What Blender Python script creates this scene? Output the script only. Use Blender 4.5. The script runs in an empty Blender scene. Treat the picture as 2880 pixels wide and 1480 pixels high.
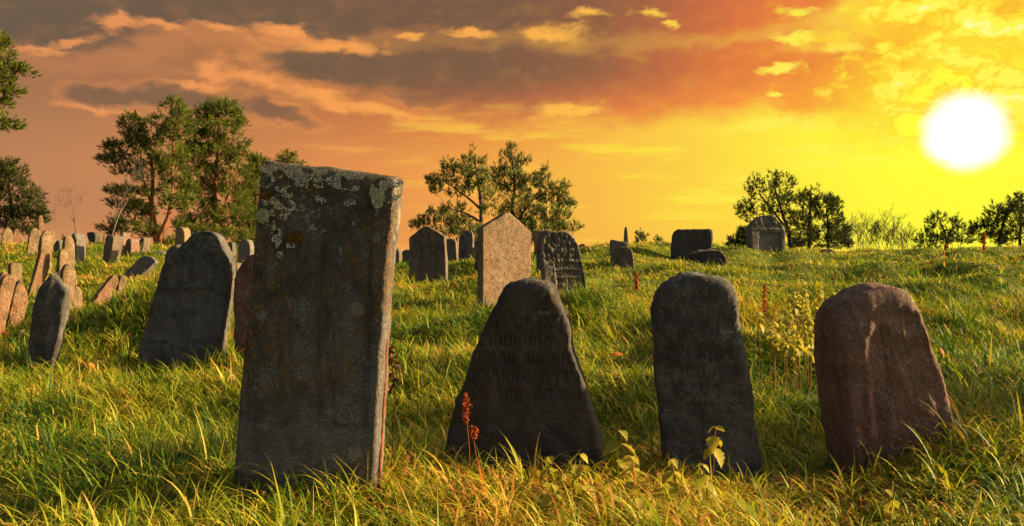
import bpy, bmesh, math, random
import numpy as np
from mathutils import Vector, Matrix, noise
R = math.radians
sc = bpy.context.scene
col = sc.collection
random.seed(7); rng = np.random.default_rng(11)

# ---------------------------------------------------------------- camera, sky, sun, exposure
F, CU, CV, H = 2400.0, 1440.0, 740.0, 1.2          # focal length and centre in photo pixels, eye height
SUN_EL, SUN_AZ, SUN_STR = 19.0, 86.0, 5.0          # azimuth clockwise from the view axis (+Y)
SKY, EXPO = 0.05, 1.6
cd = bpy.data.cameras.new('camera'); cam = bpy.data.objects.new('camera', cd); col.objects.link(cam)
cam.location = (0, 0, H); cam.rotation_euler = (R(90), 0, 0)
cd.sensor_width = 36; cd.lens = 36 * F / 2880; cd.clip_start = 0.05; cd.clip_end = 6000
sc.camera = cam
sc.view_settings.view_transform = 'Standard'; sc.view_settings.look = 'None'
sc.view_settings.exposure = EXPO; sc.view_settings.gamma = 1.0
sc.cycles.max_bounces = 6; sc.cycles.diffuse_bounces = 3; sc.cycles.transmission_bounces = 4
sc.cycles.use_denoising = True

def lin(r, g, b):
    f = lambda c: (c / 255 / 12.92) if c <= 10.3 else ((c / 255 + .055) / 1.055) ** 2.4
    return (f(r), f(g), f(b), 1.0)

class NT:
    """small helper round a node tree"""
    def __init__(s, tree): s.t = tree; s.n = tree.nodes; s.l = tree.links
    def put(s, sock, v):
        if isinstance(v, bpy.types.NodeSocket): s.l.new(v, sock)
        elif v is not None:
            if sock.type == 'RGBA' and not hasattr(v, '__len__'): v = (v, v, v, 1)
            if sock.type == 'RGBA' and len(v) == 3: v = (*v, 1)
            sock.default_value = v
    def math(s, op, a, b=None, c=None, clamp=False):
        n = s.n.new('ShaderNodeMath'); n.operation = op; n.use_clamp = clamp
        for i, v in enumerate((a, b, c)):
            if v is not None: s.put(n.inputs[i], v)
        return n.outputs[0]
    def vmath(s, op, a, b=None):
        n = s.n.new('ShaderNodeVectorMath'); n.operation = op
        s.put(n.inputs[0], a)
        if b is not None: s.put(n.inputs[1], b)
        return n.outputs['Value'] if op in ('LENGTH', 'DOT_PRODUCT') else n.outputs['Vector']
    def mapping(s, vec, loc=(0, 0, 0), rot=(0, 0, 0), scale=(1, 1, 1), typ='POINT'):
        n = s.n.new('ShaderNodeMapping'); n.vector_type = typ
        s.put(n.inputs['Vector'], vec); n.inputs['Location'].default_value = loc
        n.inputs['Rotation'].default_value = rot; n.inputs['Scale'].default_value = scale
        return n.outputs[0]
    def noise(s, vec, scale, detail=4, rough=.55, dist=0.0, out='Fac'):
        n = s.n.new('ShaderNodeTexNoise'); s.put(n.inputs['Vector'], vec)
        n.inputs['Scale'].default_value = scale; n.inputs['Detail'].default_value = detail
        n.inputs['Roughness'].default_value = rough; n.inputs['Distortion'].default_value = dist
        return n.outputs[0 if out == 'Fac' else 1]
    def voro(s, vec, scale, feature='F1', rnd=1.0, out=0):
        n = s.n.new('ShaderNodeTexVoronoi'); n.feature = feature; s.put(n.inputs['Vector'], vec)
        n.inputs['Scale'].default_value = scale; n.inputs['Randomness'].default_value = rnd
        return n.outputs[out]
    def step(s, v, lo, hi, a=0.0, b=1.0, smooth=True):
        n = s.n.new('ShaderNodeMapRange'); n.interpolation_type = 'SMOOTHSTEP' if smooth else 'LINEAR'
        s.put(n.inputs[0], v)
        for i, x in enumerate((lo, hi, a, b)): s.put(n.inputs[1 + i], x)
        return n.outputs[0]
    def mix(s, f, a, b, mode='MIX'):
        n = s.n.new('ShaderNodeMix'); n.data_type = 'RGBA'; n.blend_type = mode; n.clamp_factor = True
        s.put(n.inputs[0], f); s.put(n.inputs[6], a); s.put(n.inputs[7], b)
        return n.outputs[2]
    def ramp(s, f, stops, interp='LINEAR'):
        n = s.n.new('ShaderNodeValToRGB'); s.put(n.inputs[0], f); e = n.color_ramp.elements
        n.color_ramp.interpolation = interp
        while len(e) < len(stops): e.new(.5)
        for el, (p, c) in zip(e, stops):
            el.position = p; el.color = c if len(c) == 4 else (*c, 1)
        return n.outputs[0]
    def bump(s, h, strength, dist, normal=None):
        n = s.n.new('ShaderNodeBump'); n.inputs['Strength'].default_value = strength
        n.inputs['Distance'].default_value = dist; s.put(n.inputs['Height'], h)
        if normal is not None: s.l.new(normal, n.inputs['Normal'])
        return n.outputs[0]

def build_sky():
    w = bpy.data.worlds.new('World'); sc.world = w; w.use_nodes = True
    k = NT(w.node_tree); k.n.clear()
    out = k.n.new('ShaderNodeOutputWorld'); bg = k.n.new('ShaderNodeBackground')
    bg.inputs['Strength'].default_value = SKY; k.l.new(bg.outputs[0], out.inputs[0])
    nish = k.n.new('ShaderNodeTexSky'); nish.sky_type = 'NISHITA'; nish.sun_disc = False
    nish.sun_elevation = R(SUN_EL); nish.sun_rotation = R(SUN_AZ); nish.dust_density = 6.0; nish.ozone_density = .3
    tc = k.n.new('ShaderNodeTexCoord'); d = tc.outputs['Generated']
    sx = k.n.new('ShaderNodeSeparateXYZ'); k.l.new(d, sx.inputs[0])
    az = k.math('MULTIPLY', k.math('ARCTAN2', sx.outputs[0], sx.outputs[1]), 57.29578)
    el = k.math('MULTIPLY', k.math('ARCSINE', sx.outputs[2]), 57.29578)
    cx = k.n.new('ShaderNodeCombineXYZ'); k.l.new(az, cx.inputs[0]); k.l.new(el, cx.inputs[1])
    p0 = cx.outputs[0]                                        # sky position in degrees (azimuth, elevation)
    # billow: noise that pushes the sky position about
    wn = k.noise(k.mapping(p0, scale=(.16, .34, 1)), 1.0, 5, .58, out='Color')
    wv = k.vmath('MULTIPLY', k.vmath('SUBTRACT', wn, (.5, .5, .5)), (4.2, 2.1, 0))
    wn2 = k.noise(k.mapping(p0, loc=(7, 3, 1), scale=(.6, 1.1, 1)), 1.0, 4, .6, out='Color')
    wv2 = k.vmath('MULTIPLY', k.vmath('SUBTRACT', wn2, (.5, .5, .5)), (1.5, 1.3, 0))
    p = k.vmath('ADD', k.vmath('ADD', p0, wv), wv2)
    def ang(u, v):
        a = math.atan((u - CU) / F); return math.degrees(a), math.degrees(math.atan((CV - v) / F * math.cos(a)))
    def field(blobs, pos):
        acc = None
        for b in blobs:
            u, v, ru, rv = b[:4]; rot = b[4] if len(b) > 4 else 0
            a, e = ang(u, v); c2 = math.cos(R(a)) ** 2
            m = k.mapping(pos, (a, e, 0), (0, 0, R(-rot)), (ru / F * 57.3 * c2, rv / F * 57.3 * math.sqrt(c2), 1), 'TEXTURE')
            f = k.math('SUBTRACT', 1.0, k.vmath('LENGTH', m))
            acc = f if acc is None else k.math('SMOOTH_MAX', acc, f, .25)
        return acc
    high = [(120, -40, 400, 172), (560, -6, 320, 100), (860, -20, 420, 112), (1300, -50, 480, 140), (1800, -30, 420, 130), (2020, -20, 360, 110)]
    mid = [(900, 190, 190, 46, 8), (1150, 185, 330, 95, 6), (1300, 140, 360, 70), (1450, 210, 440, 125, 2), (1830, 200, 440, 150, 2), (2000, 60, 400, 190), (2250, 220, 330, 110, 8), (2450, 170, 190, 80)]
    low = [(310, 262, 110, 30, 6), (520, 282, 230, 36, 4), (770, 308, 130, 26, 10), (1180, 276, 80, 18, 8)]
    glow = [(90, 132, 110, 13), (215, 112, 110, 16, -14), (340, 72, 90, 20), (470, 84, 90, 16, 8), (620, 92, 110, 20), (790, 95, 110, 20),
            (930, 122, 150, 26), (1160, 98, 55, 16), (1330, 98, 75, 17), (1540, 88, 110, 20), (1670, 48, 70, 18), (1830, 38, 55, 18), (1885, 70, 28, 12),
            (600, 195, 60, 48), (700, 215, 130, 34, 12), (900, 272, 150, 24, 12), (1080, 305, 150, 20, 10), (560, 236, 120, 14),
            (300, 305, 120, 12, 8), (1600, 318, 130, 14, -8), (2140, 352, 150, 26, -4), (2230, 40, 60, 16, 10), (2260, 105, 80, 16, 8), (2190, 190, 90, 14), (2400, 130, 60, 22), (2160, 255, 40, 12)]
    fh, fm, fl, fg = field(high, p), field(mid, p), field(low, p), field(glow, p)
    # distance from the bright disc, in degrees
    sa, se = ang(2715, 372)
    sdir = (math.sin(R(sa)) * math.cos(R(se)), math.cos(R(sa)) * math.cos(R(se)), math.sin(R(se)))
    dist = k.math('MULTIPLY', k.math('ARCCOSINE', k.vmath('DOT_PRODUCT', d, sdir)), 57.29578)
    soft = k.math('ADD', dist, k.math('MULTIPLY', k.math('SUBTRACT', k.noise(p0, .05, 3, .5), .5), 9.0))
    base = k.ramp(k.math('DIVIDE', soft, 62.0), [(0.0, lin(255, 255, 64)), (.12, lin(255, 243, 62)), (.22, lin(253, 216, 68)), (.34, lin(250, 190, 72)),
                  (.48, lin(244, 166, 74)), (.62, lin(230, 146, 80)), (.76, lin(212, 137, 82)), (.90, lin(192, 132, 88)), (1.0, lin(182, 128, 88))])
    # redder and duller with height on the far side of the sun
    base = k.mix(k.math('MULTIPLY', k.step(el, 5.5, 11.5), k.step(dist, 18, 32)), base, k.ramp(k.math('DIVIDE', dist, 62.0), [(.2, lin(232, 128, 56)), (.45, lin(212, 116, 62)), (.7, lin(178, 116, 74)), (1, lin(160, 112, 82))]))
    low_red = k.math('MULTIPLY', k.step(el, 3.2, 0.6), k.step(dist, 10, 30))
    base = k.mix(k.math('MULTIPLY', low_red, .3), base, lin(246, 160, 84))
    # long thin streaks of lit cirrus
    st = k.noise(k.vmath('ADD', k.mapping(p0, scale=(.11, .75, 1)), k.vmath('MULTIPLY', wv2, (.1, .25, 0))), 1.0, 5, .55)
    streak = k.math('MULTIPLY', k.step(st, .50, .66), k.step(dist, 62, 25))
    lit = k.ramp(k.math('DIVIDE', dist, 62.0), [(0, lin(255, 255, 120)), (.2, lin(255, 236, 80)), (.34, lin(255, 196, 76)), (.5, lin(253, 172, 80)), (.7, lin(244, 156, 86)), (1, lin(218, 142, 90))])
    base = k.mix(k.math('MULTIPLY', streak, .7), base, k.ramp(k.math('DIVIDE', dist, 62.0), [(0, lin(255, 255, 110)), (.3, lin(255, 232, 66)), (.5, lin(255, 206, 74)), (.7, lin(244, 160, 84)), (1, lin(214, 142, 92))]))
    # glowing rims and the dark clouds themselves
    tex = k.math('SUBTRACT', k.noise(k.mapping(p0, scale=(.42, .8, 1)), 1.0, 3, .5), .5)
    puff = k.math('SUBTRACT', k.noise(k.vmath('ADD', k.mapping(p0, loc=(5, 2, 0), scale=(.55, 1.0, 1)), k.vmath('MULTIPLY', wv2, (.35, .5, 0))), 1.0, 6, .58), .5)
    dark = k.ramp(k.math('DIVIDE', dist, 62.0), [(.10, lin(248, 160, 56)), (.16, lin(240, 138, 60)), (.23, lin(226, 122, 64)), (.30, lin(188, 106, 68)), (.37, lin(148, 97, 68)), (.46, lin(125, 92, 69)), (.7, lin(117, 92, 71)), (1, lin(110, 93, 76))])
    low_dark = k.ramp(k.math('DIVIDE', dist, 62.0), [(.1, lin(250, 172, 56)), (.22, lin(248, 148, 64)), (.34, lin(226, 124, 68)), (.46, lin(186, 108, 74)), (.58, lin(142, 99, 72)), (.75, lin(126, 96, 73)), (1, lin(126, 98, 76))])
    dark = k.mix(k.step(el, 12.8, 9.6), dark, low_dark)
    dark = k.mix(k.math('MULTIPLY', k.step(puff, -.02, .22), .09), dark, lit)
    dark = k.mix(k.math('MULTIPLY', k.step(puff, .0, -.2), .10), dark, (.10, .07, .05, 1))
    c = base
    for f_, lo, hi, amt in ((fl, -.22, .50, .9), (fm, -.16, .46, .98), (fh, -.12, .22, 1.0)):
        f_ = k.math('ADD', f_, k.math('MULTIPLY', tex, .35))
        rim = k.math('MULTIPLY', k.step(f_, lo - .25, lo), .22)
        c = k.mix(rim, c, lit)
        c = k.mix(k.math('MULTIPLY', k.step(f_, lo, hi), amt), c, dark)
    gm = k.step(k.math('ADD', fg, k.math('ADD', k.math('MULTIPLY', puff, 1.5), k.math('MULTIPLY', tex, .4))), -.16, .80)
    c = k.mix(k.math('MULTIPLY', gm, .95), c, lit)
    # halo, then mottled bright cloud towards the sun
    c = k.mix(k.math('MULTIPLY', k.step(dist, 9.0, 2.4), .85), c, lin(255, 255, 58))
    mo = k.noise(k.vmath('ADD', k.mapping(p0, loc=(3, 9, 0), scale=(.36, .60, 1)), k.vmath('MULTIPLY', wv2, (.35, .5, 0))), 1.25, 9, .62)
    nr = k.math('MULTIPLY', k.step(az, 14.0, 27.0), k.step(el, 6.0, 9.0))
    c = k.mix(k.math('MULTIPLY', k.math('MULTIPLY', nr, k.math('MULTIPLY', k.step(az, 19, 24), k.step(dist, 3.0, 7.0))), .85), c, lin(252, 178, 46))
    thr = k.math('ADD', mo, k.step(az, 16, 29, -.10, .06, False))
    c = k.mix(k.math('MULTIPLY', nr, k.step(thr, .46, .53)), c, lin(255, 218, 54))
    c = k.mix(k.math('MULTIPLY', nr, k.step(thr, .53, .60)), c, lin(255, 246, 84))
    c = k.mix(k.math('MULTIPLY', nr, k.step(thr, .64, .74)), c, lin(255, 255, 176))
    # the bright disc and its halo
    c = k.mix(k.step(k.math('ADD', dist, k.math('ADD', k.math('MULTIPLY', tex, .5), k.math('MULTIPLY', puff, .7))), 2.75, 1.45), c, (1.35, 1.3, 1.15, 1))
    # the sunset fills this side of the sky; overhead and behind is plain clear sky
    front = k.math('MULTIPLY', k.step(k.math('ABSOLUTE', az), 100, 60), k.step(el, 34, 21))
    c = k.vmath('SCALE', c); c.node.inputs['Scale'].default_value = 1.0 / SKY / 2 ** EXPO
    fin = k.mix(front, nish.outputs[0], c)
    k.l.new(fin, bg.inputs['Color'])
build_sky()

sl = bpy.data.lights.new('sun', 'SUN'); sl.energy = SUN_STR; sl.angle = R(.55); sl.color = (1.0, .70, .36)
so = bpy.data.objects.new('sun', sl); col.objects.link(so)
sd = Vector((math.sin(R(SUN_AZ)) * math.cos(R(SUN_EL)), math.cos(R(SUN_AZ)) * math.cos(R(SUN_EL)), math.sin(R(SUN_EL))))
so.rotation_euler = (-sd).to_track_quat('-Z', 'Y').to_euler(); so.location = sd * 50

# ---------------------------------------------------------------- helpers
def tag(o, label=None, cat=None, group=None, kind=None):
    if label: o['label'] = label
    if cat: o['category'] = cat
    if group: o['group'] = group
    if kind: o['kind'] = kind
    return o
def link(name, me, parent=None, mats=()):
    o = bpy.data.objects.new(name, me); col.objects.link(o)
    for m in mats: me.materials.append(m)
    if parent: o.parent = parent
    return o
def empty(name, loc):
    o = bpy.data.objects.new(name, None); col.objects.link(o); o.location = loc; o.empty_display_size = .1
    return o
def mesh_np(name, V, faces, smooth=True, attrs=None):
    """V (n,3); faces = list of (m,k) index arrays"""
    me = bpy.data.meshes.new(name); V = np.asarray(V, np.float32)
    me.vertices.add(len(V)); me.vertices.foreach_set('co', V.ravel())
    idx = np.concatenate([f.ravel() for f in faces]).astype(np.int32)
    cnt = np.concatenate([np.full(len(f), f.shape[1], np.int32) for f in faces])
    st = np.concatenate(([0], np.cumsum(cnt)[:-1])).astype(np.int32)
    me.loops.add(len(idx)); me.loops.foreach_set('vertex_index', idx)
    me.polygons.add(len(cnt)); me.polygons.foreach_set('loop_start', st); me.polygons.foreach_set('loop_total', cnt)
    me.polygons.foreach_set('use_smooth', np.full(len(cnt), smooth))
    for n, a in (attrs or {}).items():
        at = me.attributes.new(n, 'FLOAT', 'POINT'); at.data.foreach_set('value', np.asarray(a, np.float32))
    me.update(calc_edges=True); me.validate()
    return me
class Geo:
    """collects tubes and leaves into one mesh"""
    def __init__(s): s.V = []; s.Q = []; s.T = []; s.A = []; s.n = 0
    def add(s, V, quads=(), tris=(), a=0.0):
        s.V += [tuple(v) for v in V]; s.A += [a] * len(V)
        s.Q += [tuple(i + s.n for i in q) for q in quads]; s.T += [tuple(i + s.n for i in q) for q in tris]
        s.n += len(V)
    def tube(s, pts, rad, sides=7, cap=True, a=0.0, wob=0.0):
        pts = [Vector(p) for p in pts]; V = []; Q = []; n = len(pts)
        up = Vector((0.13, 1, 0.07)).normalized()
        for i, p in enumerate(pts):
            t = (pts[min(i + 1, n - 1)] - pts[max(i - 1, 0)]).normalized()
            x = t.cross(up)
            if x.length < .05: x = t.cross(Vector((1, 0, 0)))
            x.normalize(); y = t.cross(x)
            for j in range(sides):
                an = 2 * math.pi * j / sides; r = rad[i] * (1 + wob * random.uniform(-1, 1))
                V.append(p + x * math.cos(an) * r + y * math.sin(an) * r)
        for i in range(n - 1):
            for j in range(sides):
                b = i * sides; j2 = (j + 1) % sides
                Q.append((b + j, b + j2, b + sides + j2, b + sides + j))
        T = []
        if cap:
            V.append(pts[-1]); e = len(V) - 1; b = (n - 1) * sides
            T = [(b + j, b + (j + 1) % sides, e) for j in range(sides)]
        s.add(V, Q, T, a)
    def mesh(s, name, smooth=True):
        f = []
        if s.Q: f.append(np.array(s.Q))
        if s.T: f.append(np.array(s.T))
        return mesh_np(name, np.array(s.V), f, smooth, {'tint': s.A})
def mat(name):
    m = bpy.data.materials.new(name); m.use_nodes = True; k = NT(m.node_tree)
    return m, k, k.n['Principled BSDF']
def pos(u, v, Y):
    return Vector(((u - CU) / F * Y, Y, H - (v - CV) / F * Y))

# ---------------------------------------------------------------- the ground
_py = [-50, 0, 5.0, 6.5, 8.0, 9.0, 10, 11, 12, 13, 14.5, 16, 18, 20, 22, 24, 26, 28, 31, 36, 46, 60, 80, 120, 400, 6000]
_pz = [0, 0, 0, .01, .05, .1, .22, .34, .44, .54, .68, .80, .93, 1.06, 1.18, 1.29, 1.44, 1.58, 1.70, 1.75, 1.6, .8, -1, -4, -14, -40]
_fy = np.concatenate([np.linspace(-50, 60, 1101), np.geomspace(60.5, 6000, 300)])
_fz = np.interp(_fy, _py, _pz); _ker = np.ones(15) / 15
_fz[20:1080] = np.convolve(_fz, _ker, 'same')[20:1080]
ANCH = [(860, 1372, 4.4), (1475, 1305, 5.0), (2000, 1295, 5.1), (2350, 1300, 5.0), (2700, 1200, 5.1), (2850, 1190, 5.0), (500, 1042, 9.0), (110, 1045, 8.6),
        (20, 938, 10.5), (105, 830, 14), (195, 902, 11.5), (220, 884, 12), (290, 868, 12.5), (390, 782, 16), (20, 690, 26), (95, 723, 21), (305, 742, 19),
        (400, 715, 23), (240, 726, 21), (1420, 868, 13), (1600, 843, 13.8), (1205, 803, 18), (1270, 745, 24), (1310, 748, 26), (1140, 765, 22),
        (1750, 766, 20), (1945, 740, 24), (1985, 766, 20), (2160, 711, 28), (2400, 712, 31), (2800, 700, 30), (1750, 684, 27), (1640, 706, 28), (1850, 694, 28),
        (0, 690, 29), (300, 692, 30), (500, 698, 32), (445, 702, 40), (1300, 742, 29), (1000, 735, 28), (800, 720, 28), (2800, 850, 14), (2500, 840, 14),
        (700, 1020, 8.8), (680, 760, 18), (1000, 900, 12), (2200, 880, 11.5), (2000, 860, 13), (2880, 760, 20), (2400, 770, 20), (300, 1200, 6.3), (2100, 1480, 3.9)]
def _base(y): return np.interp(y, _fy, _fz)
def _feat(x, y):
    yy = np.maximum(y, 2.5)
    return np.stack([(CU + F * x / yy) / 330.0, 5.0 * np.log(yy)], -1)
_au = np.array(ANCH); _ax = (_au[:, 0] - CU) / F * _au[:, 2]; _az = H - (_au[:, 1] - CV) / F * _au[:, 2]
_af = _feat(_ax, _au[:, 2])
def _k(a, b): return np.exp(-.5 * ((a[:, None, :] - b[None, :, :]) ** 2).sum(-1))
_hr = np.random.default_rng(21); HUM = []
for _ in range(260):
    hy = _hr.uniform(6.5, 24); hx = _hr.uniform(-.62, .68) * hy
    if np.min(np.hypot(_ax - hx, _au[:, 2] - hy)) > 1.1: HUM.append((hx, hy, _hr.uniform(.05, .13), _hr.uniform(.42, .8) * (1 + hy / 30)))
_wt = np.linalg.solve(_k(_af, _af) + .06 * np.eye(len(_af)), _az - _base(_au[:, 2]))
def ground_z(x, y):
    x = np.atleast_1d(np.asarray(x, float)); y = np.atleast_1d(np.asarray(y, float))
    out = _base(y)
    near = np.where((y > 1.0) & (y < 60))[0]
    for i in range(0, len(near), 20000):
        ii = near[i:i + 20000]
        out[ii] += (_k(_feat(x[ii], y[ii]), _af) @ _wt) * np.clip((y[ii] - 1) / 2, 0, 1)
    m = np.clip((y - 3) / 5, .35, 1) * (y < 60)
    out += .075 * m * (np.sin(2.9 * x + 1.1 * y + 2) * np.sin(2.3 * y - 1.2 * x) + .8 * np.sin(1.4 * x - 2.1 * y + .5) * np.sin(.9 * y + 1.7 * x))
    for hx, hy, hh, hw in HUM: out += hh * np.exp(-((x - hx) ** 2 + 1.6 * (y - hy) ** 2) / hw ** 2)
    out += .24 * np.exp(-((x - 6.4) / 2.0) ** 2 - ((y - 13.5) / .9) ** 2) + .16 * np.exp(-((x - 3.6) / 1.3) ** 2 - ((y - 11.5) / .7) ** 2) + .18 * np.exp(-((x - 9.5) / 2.2) ** 2 - ((y - 18.5) / 1.0) ** 2)
    out += .22 * np.exp(-((x - 3.3) / 1.1) ** 2 - ((y - 25.5) / 1.5) ** 2) + .12 * np.exp(-((x - 8.6) / 1.6) ** 2 - ((y - 27) / 1.5) ** 2)
    out += .03 * np.sin(1.9 * x + .7 * y) * np.sin(1.3 * y - .6 * x + 1) * np.clip(y / 6, .3, 1) * (y < 45)
    return out
def gz(x, y): return float(ground_z([x], [y])[0])

def build_ground():
    s = np.linspace(-1, 1, 601); xs = 34 * s + 3000 * s ** 9
    ys = np.concatenate([np.linspace(-60, 1.5, 25), np.linspace(1.8, 14, 120), np.linspace(14.1, 40, 220), np.linspace(40.4, 62, 50), np.geomspace(64, 5000, 40)])
    X, Y = np.meshgrid(xs, ys); Z = ground_z(X.ravel(), Y.ravel()) - .02
    V = np.stack([X.ravel(), Y.ravel(), Z], -1); nx, ny = len(xs), len(ys)
    i, j = np.meshgrid(np.arange(nx - 1), np.arange(ny - 1)); b = (j * nx + i).ravel()
    me = mesh_np('ground', V, [np.stack([b, b + 1, b + nx + 1, b + nx], -1)])
    m, k, p = mat('thatch_soil')
    tc = k.n.new('ShaderNodeTexCoord').outputs['Object']
    n1 = k.noise(tc, 3.0, 6, .65); n2 = k.noise(tc, 40, 4, .6)
    c = k.ramp(k.math('ADD', k.math('MULTIPLY', n1, .6), k.math('MULTIPLY', n2, .4)), [(.3, (.03, .05, .006)), (.5, (.09, .115, .009)), (.65, (.15, .15, .014)), (.8, (.2, .15, .03))])
    k.put(p.inputs['Base Color'], c); p.inputs['Roughness'].default_value = .95; p.inputs['Specular IOR Level'].default_value = .1
    k.l.new(k.bump(n2, .8, .03), p.inputs['Normal'])
    tag(link('ground', me, None, [m]), 'grassy ground rising to a low ridge', kind='structure')
build_ground()

# ---------------------------------------------------------------- stone materials
def stone_mat(name, c1, c2, speck=(.05, .045, .04), grain=90, lichen=.35, lich=(.42, .42, .34), orange=0.0, moss=.2, stain=.35, pit=1.0, streak=0.0, light=(.45, .42, .38)):
    m, k, p = mat(name)
    tc = k.n.new('ShaderNodeTexCoord'); ob = tc.outputs['Object']
    oi = k.n.new('ShaderNodeObjectInfo')
    off = k.vmath('SCALE', k.n.new('ShaderNodeCombineXYZ').outputs[0])
    cx = k.n.new('ShaderNodeCombineXYZ')
    for i in range(3): k.l.new(k.math('MULTIPLY', oi.outputs['Random'], (37.0, 11.0, 23.0)[i]), cx.inputs[i])
    v = k.vmath('ADD', ob, cx.outputs[0])
    gen = k.n.new('ShaderNodeSeparateXYZ'); k.l.new(tc.outputs['Generated'], gen.inputs[0]); gzv = gen.outputs[2]
    big = k.noise(v, 2.2, 5, .6); medn = k.noise(v, 9, 6, .65); fine = k.noise(v, 45, 5, .7); gr = k.noise(v, grain * 1.1, 3, .7)
    c = k.mix(k.step(k.math('ADD', k.math('MULTIPLY', big, .5), k.math('MULTIPLY', medn, .5)), .36, .64), c1, c2)
    c = k.mix(k.math('MULTIPLY', k.step(gr, .54, .64), k.step(medn, .35, .65, .15, .75)), c, light)              # pale crystals
    c = k.mix(k.math('MULTIPLY', k.step(gr, .44, .34), .85), c, speck)              # dark crystals
    c = k.mix(k.math('MULTIPLY', k.step(fine, .42, .3), .6), c, speck)
    if streak:                                                                      # runs of rain dirt
        sn = k.noise(k.mapping(v, scale=(14, 14, .9)), 1.0, 4, .6)
        c = k.mix(k.math('MULTIPLY', k.step(sn, .5, .68), streak), c, tuple(x * .35 for x in c1))
    c = k.mix(k.math('MULTIPLY', k.step(k.noise(v, 3.3, 4, .7, .6), .5, .66), stain), c, tuple(x * .3 for x in c2))
    h = k.math('ADD', k.math('MULTIPLY', medn, .5), k.math('ADD', k.math('MULTIPLY', fine, .35), k.math('MULTIPLY', gr, .15)))
    if moss:
        mm = k.math('MULTIPLY', k.step(k.math('ADD', k.noise(v, 6, 5, .7), k.math('MULTIPLY', gzv, .12)), .60, .70), moss)
        c = k.mix(mm, c, (.05, .055, .014))
    if orange:
        on = k.math('MULTIPLY', k.step(k.noise(k.mapping(v, loc=(4, 1, 2), scale=(1, 1, .35)), 5, 3, .6), .42, .58), k.step(k.noise(k.mapping(v, scale=(1, 1, .6)), 60, 3, .75), .50, .58))
        on = k.math('MULTIPLY', on, k.step(gzv, .30, .60))
        c = k.mix(k.math('MULTIPLY', on, orange), c, (.26, .115, .012))
        h = k.math('ADD', h, k.math('MULTIPLY', on, .15))
    if lichen:
        ln = k.noise(v, 15, 7, .75, .4)
        patch = k.noise(k.mapping(v, loc=(9, 2, 5)), 3.0, 3, .6)
        lm = k.math('ADD', k.math('MULTIPLY', ln, .65), k.math('ADD', k.math('MULTIPLY', patch, .35), k.math('MULTIPLY', k.math('SUBTRACT', gzv, .75), .22)))
        lmask = k.step(lm, .60 - .1 * lichen, .645 - .1 * lichen)
        lc = k.mix(k.step(k.noise(v, 60, 3, .7), .4, .62), tuple(x * .45 for x in lich), lich)
        c = k.mix(k.math('MULTIPLY', lmask, .9), c, lc)
        h = k.math('ADD', h, k.math('MULTIPLY', lmask, .22))
        # round rosettes
        vd = k.voro(k.mapping(v, loc=(1, 6, 3)), 4.0); ring = k.math('MULTIPLY', k.step(k.math('ADD', vd, k.math('MULTIPLY', k.math('SUBTRACT', medn, .5), .32)), .16, .12), k.step(k.voro(k.mapping(v, loc=(1, 6, 3)), 4.0, out=1), .72, .74))
        ring = k.math('MULTIPLY', ring, k.step(fine, .3, .5))
        c = k.mix(k.math('MULTIPLY', ring, .75 * min(1, lichen * 1.4)), c, tuple(x * .8 for x in lich))
    k.put(p.inputs['Base Color'], c)
    p.inputs['Roughness'].default_value = .92; p.inputs['Specular IOR Level'].default_value = .2
    k.l.new(k.bump(h, min(1.0, .85 * pit), .045), p.inputs['Normal'])
    return m
M = {}
M['slab'] = stone_mat('lichened_dark_granite', (0.050, 0.045, 0.039), (0.140, 0.126, 0.103), lichen=.55, lich=(0.306, 0.286, 0.226), orange=.75, moss=.3, stain=.5, streak=.5, light=(0.299, 0.280, 0.253))
M['dark'] = stone_mat('dark_granite', (0.050, 0.047, 0.044), (0.119, 0.109, 0.098), lichen=.25, lich=(0.213, 0.219, 0.189), moss=.25, stain=.45, streak=.3, light=(0.267, 0.249, 0.224))
M['black'] = stone_mat('blackened_slate', (0.045, 0.041, 0.040), (0.071, 0.065, 0.059), lichen=.16, lich=(0.177, 0.172, 0.142), orange=.12, moss=.15, stain=.5, light=(0.119, 0.113, 0.101))
M['brown'] = stone_mat('brown_granite', (0.107, 0.080, 0.058), (0.144, 0.107, 0.077), lichen=.2, lich=(0.213, 0.203, 0.160), moss=.25, stain=.5, streak=.35, light=(0.240, 0.224, 0.203), grain=30)
M['red'] = stone_mat('red_granite', (0.148, 0.070, 0.046), (0.196, 0.112, 0.081), lichen=.22, lich=(0.251, 0.247, 0.204), moss=.2, stain=.5, streak=.3, grain=70, light=(0.268, 0.261, 0.236))
M['pink'] = stone_mat('pink_granite', (0.178, 0.088, 0.048), (0.202, 0.117, 0.062), speck=(0.062, 0.027, 0.014), lichen=.3, lich=(0.194, 0.158, 0.073), moss=.3, stain=.25, grain=24, light=(0.239, 0.176, 0.118))
M['salmon'] = stone_mat('salmon_granite', (0.190, 0.114, 0.065), (0.216, 0.152, 0.090), speck=(0.056, 0.032, 0.017), lichen=.12, lich=(0.172, 0.169, 0.083), moss=.45, stain=.22, grain=26, light=(0.284, 0.236, 0.167))
M['tan'] = stone_mat('tan_granite', (0.174, 0.109, 0.057), (0.216, 0.150, 0.084), speck=(0.071, 0.040, 0.019), lichen=.35, lich=(0.216, 0.175, 0.079), moss=.35, stain=.3, grain=24, light=(0.257, 0.198, 0.132))
M['grey'] = stone_mat('grey_granite', (0.114, 0.103, 0.087), (0.156, 0.142, 0.119), lichen=.3, lich=(0.211, 0.206, 0.165), moss=.3, stain=.4, grain=26, light=(0.206, 0.193, 0.175))

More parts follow.
